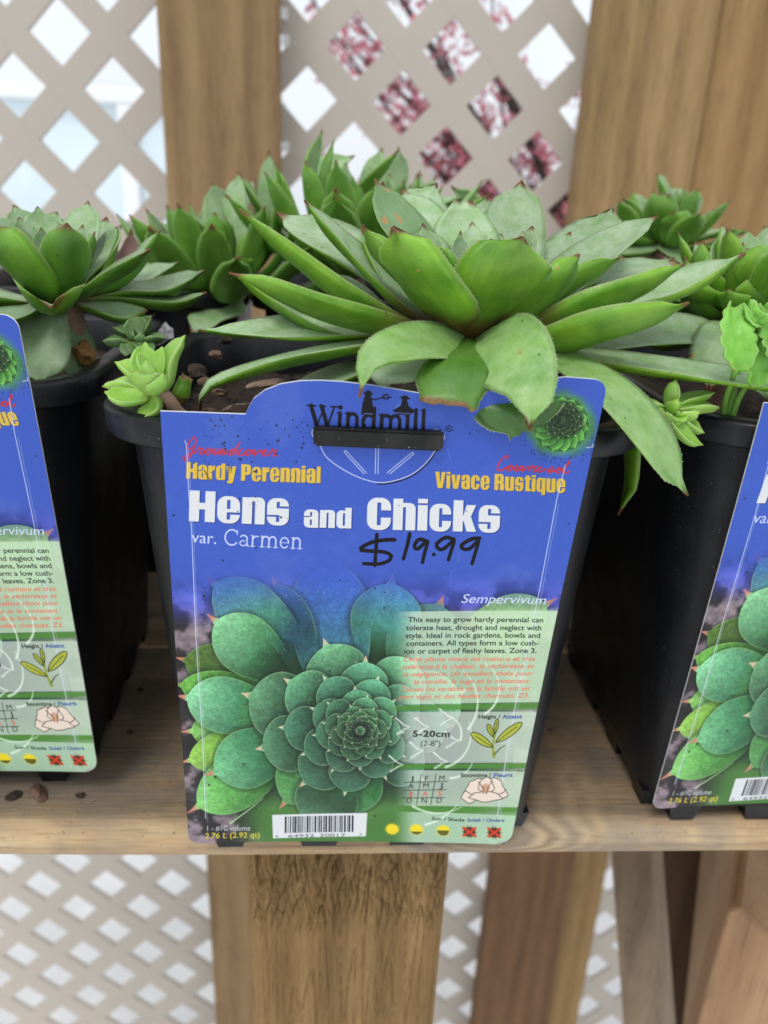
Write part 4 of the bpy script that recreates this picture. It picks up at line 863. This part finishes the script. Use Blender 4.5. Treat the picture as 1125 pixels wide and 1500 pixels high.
# ------------------------------------------------------------------ care cards
def card_outline():
    top = [(235, 602), (300, 604), (360, 606), (364, 597), (372, 583), (388, 571), (411, 562), (440, 557.5), (470, 557), (500, 558.7), (544, 564), (615, 576), (690, 580), (760, 563), (828, 552.6), (872, 555)]
    o = [HP.uv(x, y) for x, y in top]
    def arc(c, r, a0, a1, n=8): return [(c[0]+r*math.cos(rad(a)), c[1]+r*math.sin(rad(a))) for a in np.linspace(a0, a1, n)]
    tr_ = HP.uv(893, 556); br = HP.uv(746, 1231.5); bl = HP.uv(276.5, 1237)
    o = o[:-1]+arc((tr_[0]-.0042, tr_[1]+.0042), .0040, -90, 0)+arc((br[0]-.0062, br[1]-.0062), .0062, 0, 90)+arc((bl[0]+.004, bl[1]-.004), .004, 90, 180)
    return o
OUT = card_outline()
def bend(u, v): return .0010*math.sin(u*38+.4)*math.sin(v*22+.5)+.0012*max(0, (u-.085)/.03)**2*max(0, (v-.12)/.05)
def make_card_obj(plane, label):
    t = empty('plant_care_card', tuple(plane.A+plane.u*.057+plane.v*.16)); tag(t, label, 'plant label', 'blue plant care cards hanging on the pots')
    bm = bmesh.new(); vs = [bm.verts.new((u, -v, 0)) for u, v in OUT]; f = bm.faces.new(vs)
    ys = np.linspace(-.17, .02, 30); xs = np.linspace(0, .12, 20)
    for y in ys: bmesh.ops.bisect_plane(bm, geom=bm.verts[:]+bm.edges[:]+bm.faces[:], plane_co=(0, y+.00037, 0), plane_no=(0, 1, 0))
    for x in xs: bmesh.ops.bisect_plane(bm, geom=bm.verts[:]+bm.edges[:]+bm.faces[:], plane_co=(x+.00021, 0, 0), plane_no=(1, 0, 0))
    bmesh.ops.triangulate(bm, faces=[f for f in bm.faces if len(f.verts) > 4])
    front = bm.faces[:]; V, F, UV = [], [], []; bm.verts.index_update()
    loc = [(v.co.x, -v.co.y) for v in bm.verts]; n = len(loc)
    for k, dz in ((0, 0), (1, .00065)):
        for u, v in loc: V.append(plane.A+plane.u*u+plane.v*v+plane.n*(bend(u, v)-dz)); UV.append(((u+.002)/CW, 1-(v+V0)/CH))
    for f in front: ii = [v.index for v in f.verts]; F.append(ii); F.append([i+n for i in ii[::-1]])
    nf = len(F)
    for e in bm.edges:
        if len(e.link_faces) == 1: a, b = e.verts[0].index, e.verts[1].index; F.append([a, b, b+n, a+n])
    mi = [0 if i % 2 == 0 else 1 for i in range(nf)]+[1]*(len(F)-nf); bm.free()
    mesh('card', V, F, [M['print'], M['card_edge']], t, False, mi, UV)
    return t
card_m = make_card_obj(HP, 'blue care card with the price written in black marker, hanging on the middle pot')
PR = Plane(P(1119, 590, .2125), 6.6, -1.6); PLF = Plane((-.2085, .2275, .1770), 7.5, .2)
make_card_obj(PR, 'blue care card cut off by the right edge of the photo'); make_card_obj(PLF, 'blue care card cut off by the left edge of the photo')
def strap(plane, label, parent):
    c = [(459, 621), (649.6, 629.6), (647, 656), (460, 648)]; uv = [HP.uv(*q) for q in c]; bm = bmesh.new()
    a = [bm.verts.new(plane.A+plane.u*u+plane.v*v+plane.n*.0028) for u, v in uv]; b = [bm.verts.new(plane.A+plane.u*u+plane.v*v-plane.n*.0035) for u, v in uv]
    bm.faces.new(a); bm.faces.new(b[::-1]); [bm.faces.new((a[i], a[(i+1) % 4], b[(i+1) % 4], b[i])) for i in range(4)]
    bmesh.ops.bevel(bm, geom=bm.edges[:], offset=.0006, segments=2, affect='EDGES'); bm_obj('hanging_tab', bm, M['slot'], parent)
strap(HP, '', pot_h); strap(PR, '', pot_r); strap(PLF, '', pot_l)

# ------------------------------------------------------------------ succulents: every leaf placed where it grows
def plant(label, cat, core_px, Y, group=None, name='succulent'):
    c = P(core_px[0], core_px[1], Y); t = empty(name, tuple(c)); tag(t, label, cat, group); return t, c, Y
def LF(pl, pts, width, up, lo, base=True, r0=.005, **k):
    """pts: (px, py, dy mm) after the base; the blade starts near the core"""
    t, c, Y = pl; w_ = [P(x, y, Y+d/1000.) for x, y, d in pts]
    if base:
        o = np.array(w_[0])-c; o[2] = 0; o /= max(1e-6, np.linalg.norm(o)); w_ = [c+o*r0+np.array([0, 0, k.pop('bz', 0)])]+w_
    k.pop('bz', 0)
    return leaf(t, w_, width, L[up], L[lo], **k)
G = 'hens and chicks rosettes'
hero = plant('largest green rosette, with broad glossy leaves drooping over the middle care card', 'succulent', (692, 492), .247, G)
U, Lo = 'hero_up', 'hero_lo'
# outer, drooping and lying leaves first
LF(hero, [(560, 500, -8), (430, 522, -14), (330, 552, -20), (296, 575, -22), (292, 606, -22)], .0185, U, Lo, cup=.10, side=None, roll=-6)
LF(hero, [(540, 483, 4), (420, 482, 6), (290, 484, 6)], 0.022, U, Lo, cup=.12, peak=.55, point=1.8, roll=10)
LF(hero, [(600, 520, -6), (500, 548, -10), (410, 588, -12), (345, 628, -12)], .021, U, Lo, cup=.08, r0=.002)
LF(hero, [(640, 508, -18), (590, 540, -34), (560, 556, -38), (575, 575, -38)], .022, U, Lo, cup=.1)
LF(hero, [(575, 480, -8), (465, 448, -16), (392, 418, -20), (336, 399, -22)], .0185, U, Lo, cup=.26, peak=.5, point=1.7, roll=-14)
LF(hero, [(600, 476, -4), (500, 424, -8), (420, 362, -12), (350, 306, -14)], .0165, U, Lo, cup=.26, peak=.5, point=1.7, roll=-4)
LF(hero, [(600, 432, 14), (500, 360, 30), (405, 312, 42)], 0.026, U, Lo, cup=.12, peak=.6, roll=12)
LF(hero, [(612, 460, 2), (524, 374, 6), (446, 293, 8)], .0200, U, Lo, cup=.16, peak=.55, point=1.9, roll=6)
LF(hero, [(628, 430, -5), (560, 370, -8), (531, 329, -9)], 0.018, U, Lo, cup=.3, point=1.8, roll=-8)
# right side, lying and rising
LF(hero, [(860, 520, -12), (990, 540, -18), (1128, 562, -22), (1190, 585, -24)], .0195, U, Lo, cup=.12, peak=.6, roll=-6)
LF(hero, [(830, 495, 8), (950, 482, 20), (1078, 484, 34)], .0225, U, Lo, cup=.1, peak=.6, roll=-24)
LF(hero, [(790, 512, -16), (880, 560, -36), (950, 632, -46), (1007, 726, -50)], .0205, 'droop_up', Lo, cup=.07, peak=.66, point=2.4, roll=-8)
LF(hero, [(800, 520, 4), (880, 560, 8), (920, 605, 10), (925, 700, 10), (905, 755, 8)], .017, U, Lo, cup=.1, roll=-10, hairs=False)
LF(hero, [(870, 455, 2), (980, 425, 4), (1092, 371, 4)], 0.025, U, Lo, cup=.26, peak=.55, point=1.7, roll=-6)
LF(hero, [(830, 470, 16), (900, 415, 34), (988, 378, 48)], .024, U, Lo, cup=.1, roll=-14)
LF(hero, [(790, 503, -16), (880, 483, -26), (955, 462, -30), (1009, 443, -32)], .0215, U, Lo, cup=.24, peak=.55, point=1.9, roll=20)
LF(hero, [(790, 478, -6), (900, 434, -12), (1003, 387, -15)], .0215, U, Lo, cup=.24, peak=.55, point=1.8, roll=18)
LF(hero, [(800, 440, 12), (880, 370, 20), (963, 316, 26)], 0.023, U, Lo, cup=.2, peak=.55, point=1.8, roll=-8)
LF(hero, [(800, 420, 24), (870, 350, 44), (898, 304, 54)], 0.03, U, Lo, cup=.1, peak=.62, roll=-10)
LF(hero, [(780, 448, 0), (850, 405, 0), (908, 377, -2)], 0.0165, U, Lo, cup=.26, point=1.8, roll=20)
LF(hero, [(770, 455, -10), (820, 410, -15), (849, 372, -16)], 0.021, U, Lo, cup=.2, point=2.2, roll=14)
# back, standing
LF(hero, [(640, 400, 16), (580, 320, 26), (549, 262, 30)], 0.0205, 'spot_up', Lo, cup=.14, roll=8)
LF(hero, [(650, 400, 26), (622, 325, 46), (588, 276, 54)], .0225, U, Lo, cup=.1)
LF(hero, [(685, 410, 22), (680, 340, 34), (679, 296, 38)], 0.0235, U, Lo, cup=.12, peak=.66, point=3.0, root=.7, cut=.3)
LF(hero, [(735, 400, 26), (752, 320, 42), (764, 264, 50)], 0.026, U, Lo, cup=.10, peak=.6)
LF(hero, [(770, 420, 20), (810, 375, 34), (836, 340, 40)], .0190, U, Lo, cup=.12)
LF(hero, [(655, 420, 14), (635, 370, 20), (618, 335, 24)], .0150, U, Lo, cup=.16)
LF(hero, [(745, 420, 14), (762, 370, 18), (765, 338, 20)], .0150, U, Lo, cup=.16)
LF(hero, [(700, 420, 34), (700, 330, 62), (715, 290, 74)], .024, U, Lo, cup=.1)
LF(hero, [(650, 415, 38), (620, 310, 66), (640, 268, 80)], .024, U, Lo, cup=.1)
# the heart
LF(hero, [(680, 420, 4), (672, 370, 6), (675, 338, 7)], .0100, U, Lo, cup=.25, point=1.7)
LF(hero, [(668, 425, 2), (652, 375, 1), (637, 357, 0)], 0.013, Lo, Lo, cup=.3)
LF(hero, [(704, 425, -2), (712, 380, -4), (712, 358, -4)], 0.0155, U, Lo, cup=.3)
LF(hero, [(690, 425, 8), (696, 385, 10), (700, 352, 10)], .0090, U, Lo, cup=.3)
LF(hero, [(725, 425, 6), (740, 380, 8), (750, 350, 9)], .0110, U, Lo, cup=.3)
# two great leaves leaning towards the viewer
LF(hero, [(644, 444, -16), (600, 388, -25), (576, 331, -27)], .0295, U, Lo, cup=.12, peak=.60, point=3.1, root=.42, thick=.0028, roll=2)
LF(hero, [(722, 444, -18), (746, 392, -27), (766, 346, -29)], .0295, U, Lo, cup=.12, peak=.62, point=3.2, root=.42, thick=.0028, roll=-2)
# low front leaves hanging in front of the card
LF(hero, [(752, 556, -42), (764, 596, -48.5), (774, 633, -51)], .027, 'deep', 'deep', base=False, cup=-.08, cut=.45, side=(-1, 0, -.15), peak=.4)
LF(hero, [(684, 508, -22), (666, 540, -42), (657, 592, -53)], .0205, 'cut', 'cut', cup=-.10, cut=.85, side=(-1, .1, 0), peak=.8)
LF(hero, [(668, 500, -20), (600, 505, -40), (545, 528, -52), (526, 583, -56)], .0165, 'droop_up', Lo, cup=.12, peak=.5, point=1.7, side=(-.15, .90, .36))
LF(hero, [(712, 500, -26), (750, 524, -44), (778, 566, -56), (775, 630, -59)], .0250, 'droop_up', Lo, cup=.05, peak=.44, point=1.65, side=(-.75, .1, -.6), root=.5)

def fill(pl, n, R, w_, up, lo, e0, e1, seed, az=(0, 360), **k):
    t, c, Y = pl; g = np.random.default_rng(seed)
    for i in range(n):
        a = rad(az[0]+((i*137.5+g.normal(0, 9)) % 360)/360*(az[1]-az[0])); e = rad(e0+(e1-e0)*(i/n)); L_ = R*(1-.45*i/n)*g.uniform(.9, 1.1)
        o = np.array([math.cos(a), math.sin(a), 0]); pts = [c+o*.004, c+o*L_*.5*math.cos(e-.15)+np.array([0, 0, L_*.5*math.sin(e-.15)]), c+o*L_*math.cos(e+.12)+np.array([0, 0, L_*math.sin(e+.12)])]
        leaf(t, pts, w_*(1-.35*i/n)*g.uniform(.9, 1.1), L[up], L[lo], hairs=False, **dict(dict(cup=.2, roll=g.normal(0, 6)), **k))
fill(hero, 8, .050, .019, U, Lo, 30, 62, 4, (25, 155))
fill(hero, 9, .074, .021, U, Lo, 4, 16, 8, (5, 175))
# ---- left plant
lp = plant('rosette in the left pot, a heart shaped folded leaf at its front', 'succulent', (86, 438), .298, G)
U, Lo = 'left_up', 'left_lo'
for pts, w_, k in (
    ([(62, 480, -14), (58, 530, -22), (60, 562, -24)], .022, dict(cup=.06, roll=4)), ([(100, 480, -4), (108, 520, -8), (128, 552, -8)], .020, dict(cup=.08)),
    ([(150, 452, -4), (195, 464, -8), (216, 454, -10)], .0150, dict(cup=.25, roll=-8)), ([(180, 436, 8), (255, 444, 12), (303, 428, 14)], .017, dict(cup=.16)),
    ([(175, 425, 14), (240, 420, 22), (300, 396, 26)], .0190, dict(cup=.14, roll=-6)), ([(130, 420, -8), (180, 390, -14), (220, 364, -16)], .0175, dict(cup=.2, roll=-18)),
    ([(120, 405, 6), (150, 370, 14), (178, 330, 18)], .0190, dict(cup=.1)), ([(110, 400, 0), (128, 365, 0), (139, 339, 0)], .0125, dict(cup=.2, roll=-10)),
    ([(105, 380, 10), (122, 330, 20), (129, 294, 24)], .0175, dict(cup=.12)), ([(84, 380, 14), (75, 330, 28), (83, 310, 34)], .018, dict(cup=.1)), ([(75, 380, 12), (60, 330, 20), (55, 302, 22)], .0160, dict(cup=.12)),
    ([(60, 385, 10), (35, 330, 18), (20, 300, 20)], .0190, dict(cup=.12)), ([(70, 400, 4), (62, 360, 4), (60, 333, 4)], .0115, dict(cup=.2)), ([(50, 400, 4), (14, 350, 4), (-16, 312, 4)], .018, dict(cup=.2, roll=8)),
    ([(98, 400, -14), (97, 360, -20), (98, 326, -22)], .0165, dict(cup=.22, point=2.8, thick=.0034)), ([(50, 410, -16), (15, 372, -24), (-14, 326, -26)], .021, dict(cup=.22, point=2.7, thick=.0034)),
    ([(40, 440, 0), (-40, 430, 0), (-90, 415, 0)], .02, dict(cup=.15)), ([(50, 450, -10), (-10, 470, -22), (-60, 480, -30)], .02, dict(cup=.12)), ([(150, 440, 20), (215, 400, 44), (262, 384, 56)], .019, dict(cup=.12))):
    LF(lp, pts, w_, U, Lo, hairs=False, **k)
LF(lp, [(78, 443, -18), (74, 438, -34), (74, 440, -44), (74, 452, -47)], .0215, 'left_up', 'left_lo', cup=.5, hairs=False, side=(-1, 0, 0), peak=.5, point=3.4, root=.6)
LF(lp, [(150, 400, 26), (190, 372, 34), (192, 334, 34)], .0115, 'purple', 'purple', cup=.2, hairs=False)

fill(lp, 8, .046, .017, U, Lo, 25, 60, 21, (30, 150))
# ---- plants of the back row
b1 = plant('dense rosette behind the left leaves of the largest one, in the back row', 'succulent', (322, 425), .445, G); U, Lo = 'back_up', 'back_lo'
for pts, w_, k in (
    ([(370, 380, 6), (392, 290, 16), (394, 218, 20)], .0200, dict(cup=.14)), ([(390, 370, 0), (410, 300, 0), (404, 236, -2)], .0160, dict(cup=.24)), ([(350, 350, 8), (345, 300, 12), (352, 252, 14)], .017, {}),
    ([(320, 370, 12), (322, 310, 24), (311, 268, 28)], .021, dict(cup=.1)), ([(300, 380, 4), (262, 330, 8), (243, 300, 10)], .0220, dict(cup=.1)), ([(296, 395, 6), (262, 352, 8), (228, 324, 8)], .018, dict(cup=.16, roll=10)),
    ([(300, 390, -12), (306, 360, -16), (298, 338, -17)], .0150, dict(cup=.25)), ([(345, 400, -22), (350, 385, -30), (352, 374, -32)], .0195, dict(cup=.3, point=3)), ([(366, 390, -14), (372, 350, -18), (368, 328, -20)], .019, dict(cup=.2, point=2.6)),
    ([(290, 410, -14), (240, 388, -24), (222, 372, -27)], .017, dict(cup=.2, roll=20)), ([(270, 420, -4), (210, 400, -4), (185, 376, -4)], .019, dict(cup=.14)), ([(285, 430, -18), (230, 428, -32), (196, 420, -38)], .018, dict(cup=.1)),
    ([(330, 455, -30), (300, 468, -44), (280, 488, -50)], .0225, dict(cup=.06)), ([(250, 450, -16), (190, 470, -24), (150, 462, -26)], .018, dict(cup=.1)), ([(360, 420, 0), (420, 400, 6), (470, 372, 8)], .02, {}), ([(340, 360, 20), (350, 300, 30), (375, 262, 34)], .019, {}),
    ([(310, 350, 0), (285, 318, 0), (278, 296, 0)], .016, {}), ([(335, 370, -6), (332, 340, -6), (330, 318, -6)], .0120, dict(cup=.3)), ([(322, 380, -8), (318, 355, -10), (322, 340, -11)], .010, dict(cup=.3)), ([(385, 420, -10), (440, 428, -14), (490, 420, -16)], .019, {})):
    LF(b1, pts, w_, U, Lo, hairs=False, **k)
fill(b1, 24, .082, .020, U, Lo, 6, 56, 31)
b2 = plant('tall back row rosette with long upright blades above the largest plant', 'succulent', (520, 400), .450, G)
for pts, w_, k in (
    ([(478, 330, 6), (452, 260, 10), (472, 190, 10)], .0205, dict(cup=.14, roll=-8)), ([(490, 340, 0), (472, 275, 0), (490, 205, 0)], .0190, dict(cup=.2, roll=-10)), ([(500, 340, 10), (498, 280, 14), (508, 238, 16)], .018, {}),
    ([(512, 350, -6), (530, 285, -12), (584, 219, -18)], .0215, dict(cup=.12, roll=-10)), ([(545, 340, 16), (548, 260, 22), (560, 216, 24)], .018, {}), ([(560, 330, 24), (582, 260, 34), (584, 214, 38)], .019, dict(cup=.2)),
    ([(580, 350, 20), (620, 290, 30), (640, 258, 34)], .021, {}), ([(560, 360, 6), (590, 310, 8), (600, 270, 8)], .02, {}), ([(600, 370, 14), (670, 320, 24), (720, 300, 28)], .021, {}), ([(540, 350, -10), (540, 300, -14), (530, 270, -16)], .02, dict(cup=.2)),
    ([(470, 370, -8), (420, 330, -10), (400, 300, -10)], .019, {}), ([(600, 360, 40), (610, 290, 60), (612, 254, 70)], .024, {}), ([(640, 380, 0), (720, 350, 0), (790, 330, 0)], .021, {}), ([(560, 340, -14), (580, 330, -20), (600, 300, -24)], .019, {}),
    ([(500, 330, 30), (470, 260, 40), (520, 228, 46)], .018, {}), ([(655, 350, 26), (690, 305, 40), (660, 272, 50)], .02, {}), ([(560, 330, 30), (640, 300, 46), (700, 282, 56)], .022, {})):
    LF(b2, pts, w_, U, Lo, hairs=False, **k)
fill(b2, 26, .095, .022, U, Lo, 14, 60, 41)
b3 = plant('small dark rosette at right in front of the brown boards', 'succulent', (968, 356), .470, G)
for pts, w_, k in (
    ([(968, 320, 4), (975, 285, 8), (962, 254, 8)], .0190, dict(cup=.25)), ([(965, 330, -16), (968, 305, -22), (975, 282, -24)], .0185, dict(cup=.26, point=3)), ([(988, 330, -6), (1000, 300, -8), (1002, 276, -8)], .013, {}),
    ([(985, 345, -20), (990, 325, -28), (985, 310, -31)], .018, dict(cup=.3, point=3)), ([(1000, 345, -4), (1030, 322, -6), (1046, 306, -7)], .0200, {}), ([(1010, 352, 0), (1050, 340, 2), (1100, 340, 2)], .018, {}), ([(1010, 362, -8), (1060, 362, -12), (1100, 352, -14)], .0195, {}),
    ([(945, 335, 0), (925, 300, 0), (912, 290, 0)], .014, {}), ([(940, 345, -4), (918, 322, -6), (903, 310, -7)], .015, {}), ([(940, 352, -8), (905, 340, -10), (880, 332, -11)], .016, {}), ([(950, 330, 14), (936, 295, 20), (925, 283, 22)], .015, {}),
    ([(970, 340, 14), (985, 290, 24), (1000, 275, 28)], .018, {}), ([(950, 364, -14), (925, 372, -22), (905, 372, -26)], .017, {}), ([(985, 370, -24), (1010, 385, -36), (1020, 402, -40)], .018, {})):
    LF(b3, pts, w_, 'back_up', 'back_lo', hairs=False, **k)
# ---- right plant
rp = plant('pale green rosette at the right edge beside the weed', 'succulent', (1108, 470), .300, G)
for pts, w_, k in (
    ([(1060, 430, 0), (1025, 390, 0), (1030, 352, 0)], .0190, dict(cup=.16)), ([(1050, 440, -8), (1010, 420, -12), (1004, 376, -14)], .017, dict(cup=.2)), ([(1080, 430, 8), (1060, 390, 16), (1052, 344, 20)], .019, {}),
    ([(1090, 420, -4), (1078, 390, -6), (1098, 364, -8)], .0190, dict(cup=.2, point=2.8)), ([(1120, 420, -14), (1125, 395, -20), (1150, 360, -22)], .022, dict(cup=.2)), ([(1085, 450, -16), (1070, 438, -22), (1066, 424, -24)], .016, dict(cup=.28, point=2.8)),
    ([(1115, 445, -20), (1110, 430, -26), (1128, 418, -28)], .018, dict(cup=.3)), ([(1080, 470, -8), (1040, 480, -14), (1000, 470, -16)], .018, {}), ([(1090, 500, -14), (1060, 520, -22), (1020, 540, -26)], .02, {}), ([(1120, 410, 16), (1130, 370, 30), (1120, 330, 38)], .02, {}),
    ([(1080, 480, -30), (1050, 520, -46), (1040, 575, -52)], .022, dict(cup=.06)), ([(1120, 490, -34), (1120, 540, -52), (1130, 590, -58)], .024, dict(cup=.06)), ([(1050, 455, 10), (990, 440, 18), (950, 420, 22)], .018, {}), ([(1060, 480, 0), (1000, 500, 0), (940, 505, 0)], .018, {})):
    LF(rp, pts, w_, 'chick' if w_ == .0160 else 'back_up', 'hero_lo', hairs=False, **k)

fill(b3, 14, .050, .016, 'back_up', 'back_lo', 5, 70, 51)
fill(rp, 18, .058, .018, 'hero_up', 'hero_lo', 5, 65, 61)
for pl_, z_ in ((hero, .149), (lp, .149), (b1, .1595), (b2, .1595), (b3, .1595), (rp, .149)):
    c_ = pl_[1]; tube('stem', [c_+np.array([0, 0, .004]), (c_[0]*.97+.0, c_[1]+.003, (c_[2]+z_)/2), (c_[0]*.95, c_[1]+.004, z_-.002)], (.0065, .0055), M['stem'], pl_[0], 10)
# ---- chicks (young offsets)
def chick(label, core, Y, leaves, up='chick', lo='chick', stalk=None, g='young offset rosettes'):
    c = plant(label, 'succulent', core, Y, g, 'offset_rosette')
    for pts, w_, k in leaves: LF(c, pts, w_, up, lo, r0=.0015, **dict(dict(hairs=False, thick=.0020, cup=.3, nv=14, point=1.7, peak=.52), **k))
    if stalk: tube('stem', [P(x, y, Y+d/1000) for x, y, d in stalk], (.0022, .0016), M['stem'], c[0], 8)
chick('bright lime young rosette growing over the left corner of the middle pot', (222, 572), .214, (
    ([(210, 580, -1), (180, 582, -2), (153, 574, -3)], .0085, dict(roll=20)), ([(205, 565, 4), (180, 560, 5), (150, 566, 6)], .0085, {}), ([(205, 550, 3), (185, 535, 4), (168, 530, 5)], .0090, {}), ([(215, 545, 5), (212, 520, 7), (213, 501, 8)], .0088, {}),
    ([(232, 545, 3), (235, 525, 4), (238, 508, 4)], .0060, {}), ([(215, 560, -6), (203, 552, -9), (200, 545, -10)], .0098, dict(point=3)), ([(228, 565, -6), (236, 560, -8), (239, 547, -9)], .0075, dict(roll=-20)), ([(243, 560, 0), (248, 525, 2), (271, 491, 3)], .0082, dict(roll=-10)),
    ([(218, 550, 0), (208, 530, 1), (203, 516, 1)], .0050, {}), ([(222, 552, -2), (216, 540, -2), (214, 528, -2)], .0050, {}), ([(226, 595, -3), (212, 606, -4), (200, 616, -5)], .0070, {})), stalk=[(226, 572, 0), (246, 585, 0), (262, 605, 2), (290, 622, 4)])
chick('cut off green stub beside the bright lime rosette at the card corner', (252, 592), .219, (([(258, 580, 0), (263, 564, 0), (267, 553, 0)], .0072, dict(cut=.7, thick=.004)),), up='hero_lo', lo='hero_lo', g=None)
chick('tiny dark rosette between the left pot and the middle pot', (197, 500), .268, (
    ([(185, 500, -1), (168, 498, -2), (150, 500, -2)], .008, {}), ([(192, 490, 3), (178, 482, 4), (165, 480, 5)], .0075, {}), ([(200, 488, 3), (200, 475, 4), (198, 462, 5)], .0085, {}), ([(205, 490, 3), (214, 472, 4), (222, 462, 5)], .0080, {}), ([(212, 498, 0), (228, 494, 0), (243, 496, 0)], .0075, {}),
    ([(193, 508, -5), (186, 514, -7), (184, 522, -8)], .0068, {}), ([(200, 508, -5), (202, 516, -8), (200, 528, -9)], .0066, {}), ([(208, 506, -4), (216, 512, -6), (222, 520, -7)], .007, {}), ([(198, 494, 0), (196, 488, 0), (195, 482, 0)], .004, {}), ([(204, 498, -1), (207, 492, -2), (210, 488, -2)], .004, {})), up='dark', lo='dark')
chick('young green rosette spilling over the front rim of the right pot', (980, 598), .222, (
    ([(983, 585, 0), (986, 570, 0), (990, 556, 0)], .0068, {}), ([(968, 594, 0), (955, 590, 0), (944, 588, 0)], .0062, {}), ([(1000, 586, 3), (1022, 580, 4), (1048, 575, 4)], .0062, {}), ([(1005, 596, 0), (1030, 594, 1), (1054, 598, 2)], .0085, {}),
    ([(985, 610, -6), (998, 612, -9), (1004, 618, -10)], .0095, dict(point=3)), ([(1000, 606, -4), (1015, 605, -6), (1026, 602, -7)], .0085, {}), ([(992, 622, -8), (1010, 642, -10), (1030, 652, -10)], .0072, {}), ([(1008, 618, -4), (1022, 628, -6), (1032, 634, -6)], .007, {}), ([(985, 596, -4), (990, 590, -6), (992, 584, -6)], .005, {})))

# ---- the broad leaved weed at the right edge
wd = empty('weed', tuple(P(1050, 600, .228))); tag(wd, 'bright green weed with broad toothed leaves growing at the right edge', 'weed')
def weed_leaf(pts, width, lobes, Y):
    w_ = [P(x, y, Y+d/1000) for x, y, d in pts]; c = curve(w_, 26); V, F, UV = [], [], []
    for i, p in enumerate(c):
        t = i/26; T = c[min(26, i+1)]-c[max(0, i-1)]; T /= np.linalg.norm(T); s_ = np.cross(T, [0, -1, .25]); s_ /= np.linalg.norm(s_); nrm = np.cross(s_, T)
        hw = width/2*(math.sin(math.pi*min(1, t*.93+.04))**.6)*(1+lobes*(2*abs((t*5.5) % 1-.5)-.5)*2+.7*lobes*(2*abs((t*14) % 1-.5)-.5))+.0002
        for j, u in enumerate(np.linspace(-1, 1, 7)): V.append(p+s_*u*hw+nrm*(.0007*math.cos(u*7+t*9)+.0026*abs(u)**.7)); UV.append(((u+1)/2, t))
    for i in range(26):
        for j in range(6): a = i*7+j; F.append((a, a+1, a+8, a+7))
    o = mesh('leaf', V, F, [L['weed']], wd, True, None, UV); md = o.modifiers.new('thick', 'SOLIDIFY'); md.thickness = .0005
weed_leaf([(1072, 452, 0), (1076, 490, -6), (1080, 545, -8)], .0098, .12, .222)
weed_leaf([(1096, 452, 0), (1112, 500, -4), (1100, 566, -4)], .0085, .3, .224)
weed_leaf([(1110, 455, 0), (1135, 490, -4), (1140, 540, -6)], .010, .12, .222)
weed_leaf([(1092, 454, 0), (1100, 462, -2), (1112, 476, -2)], .004, .1, .220)
for pts in ([(1058, 640, 8), (1062, 590, 6), (1076, 545, -4), (1078, 520, -4)], [(1062, 640, 8), (1082, 585, 4), (1098, 560, -2)], [(1060, 640, 8), (1090, 500, 6), (1090, 452, 0), (1084, 448, 0)]):
    tube('stalk', [P(x, y, .224+d/1000) for x, y, d in pts], (.0011, .0008), L['weed'], wd, 6)
# crumbs of bark on the shelf
for k, (x, y, s, m) in enumerate(((57, 1160, .0050, 'bark'), (20, 1165, .0030, 'soil'), (118, 1164, .0016, 'soil'), (205, 1010, .0018, 'soil'), (190, 1072, .0016, 'soil'), (806, 1068, .0010, 'soil'))):
    d = ray(x, y); p = CAM+d*((.0012-.224)/d[2]); o = chip(None, tuple(p), s, M[m], .45, 'bark_crumb', world=False)
    tag(o, ('red brown bark crumb on the shelf under the left care card', 'dark crumb at the foot of the left pot, near the photo edge', 'tiny dark crumb on the shelf below the left pot corner', 'dark speck on the shelf close beside the left pot', 'dark speck on the shelf between the left and middle pots', 'tiny speck on the shelf right of the middle pot')[k], 'crumb', 'crumbs of bark and soil on the shelf')
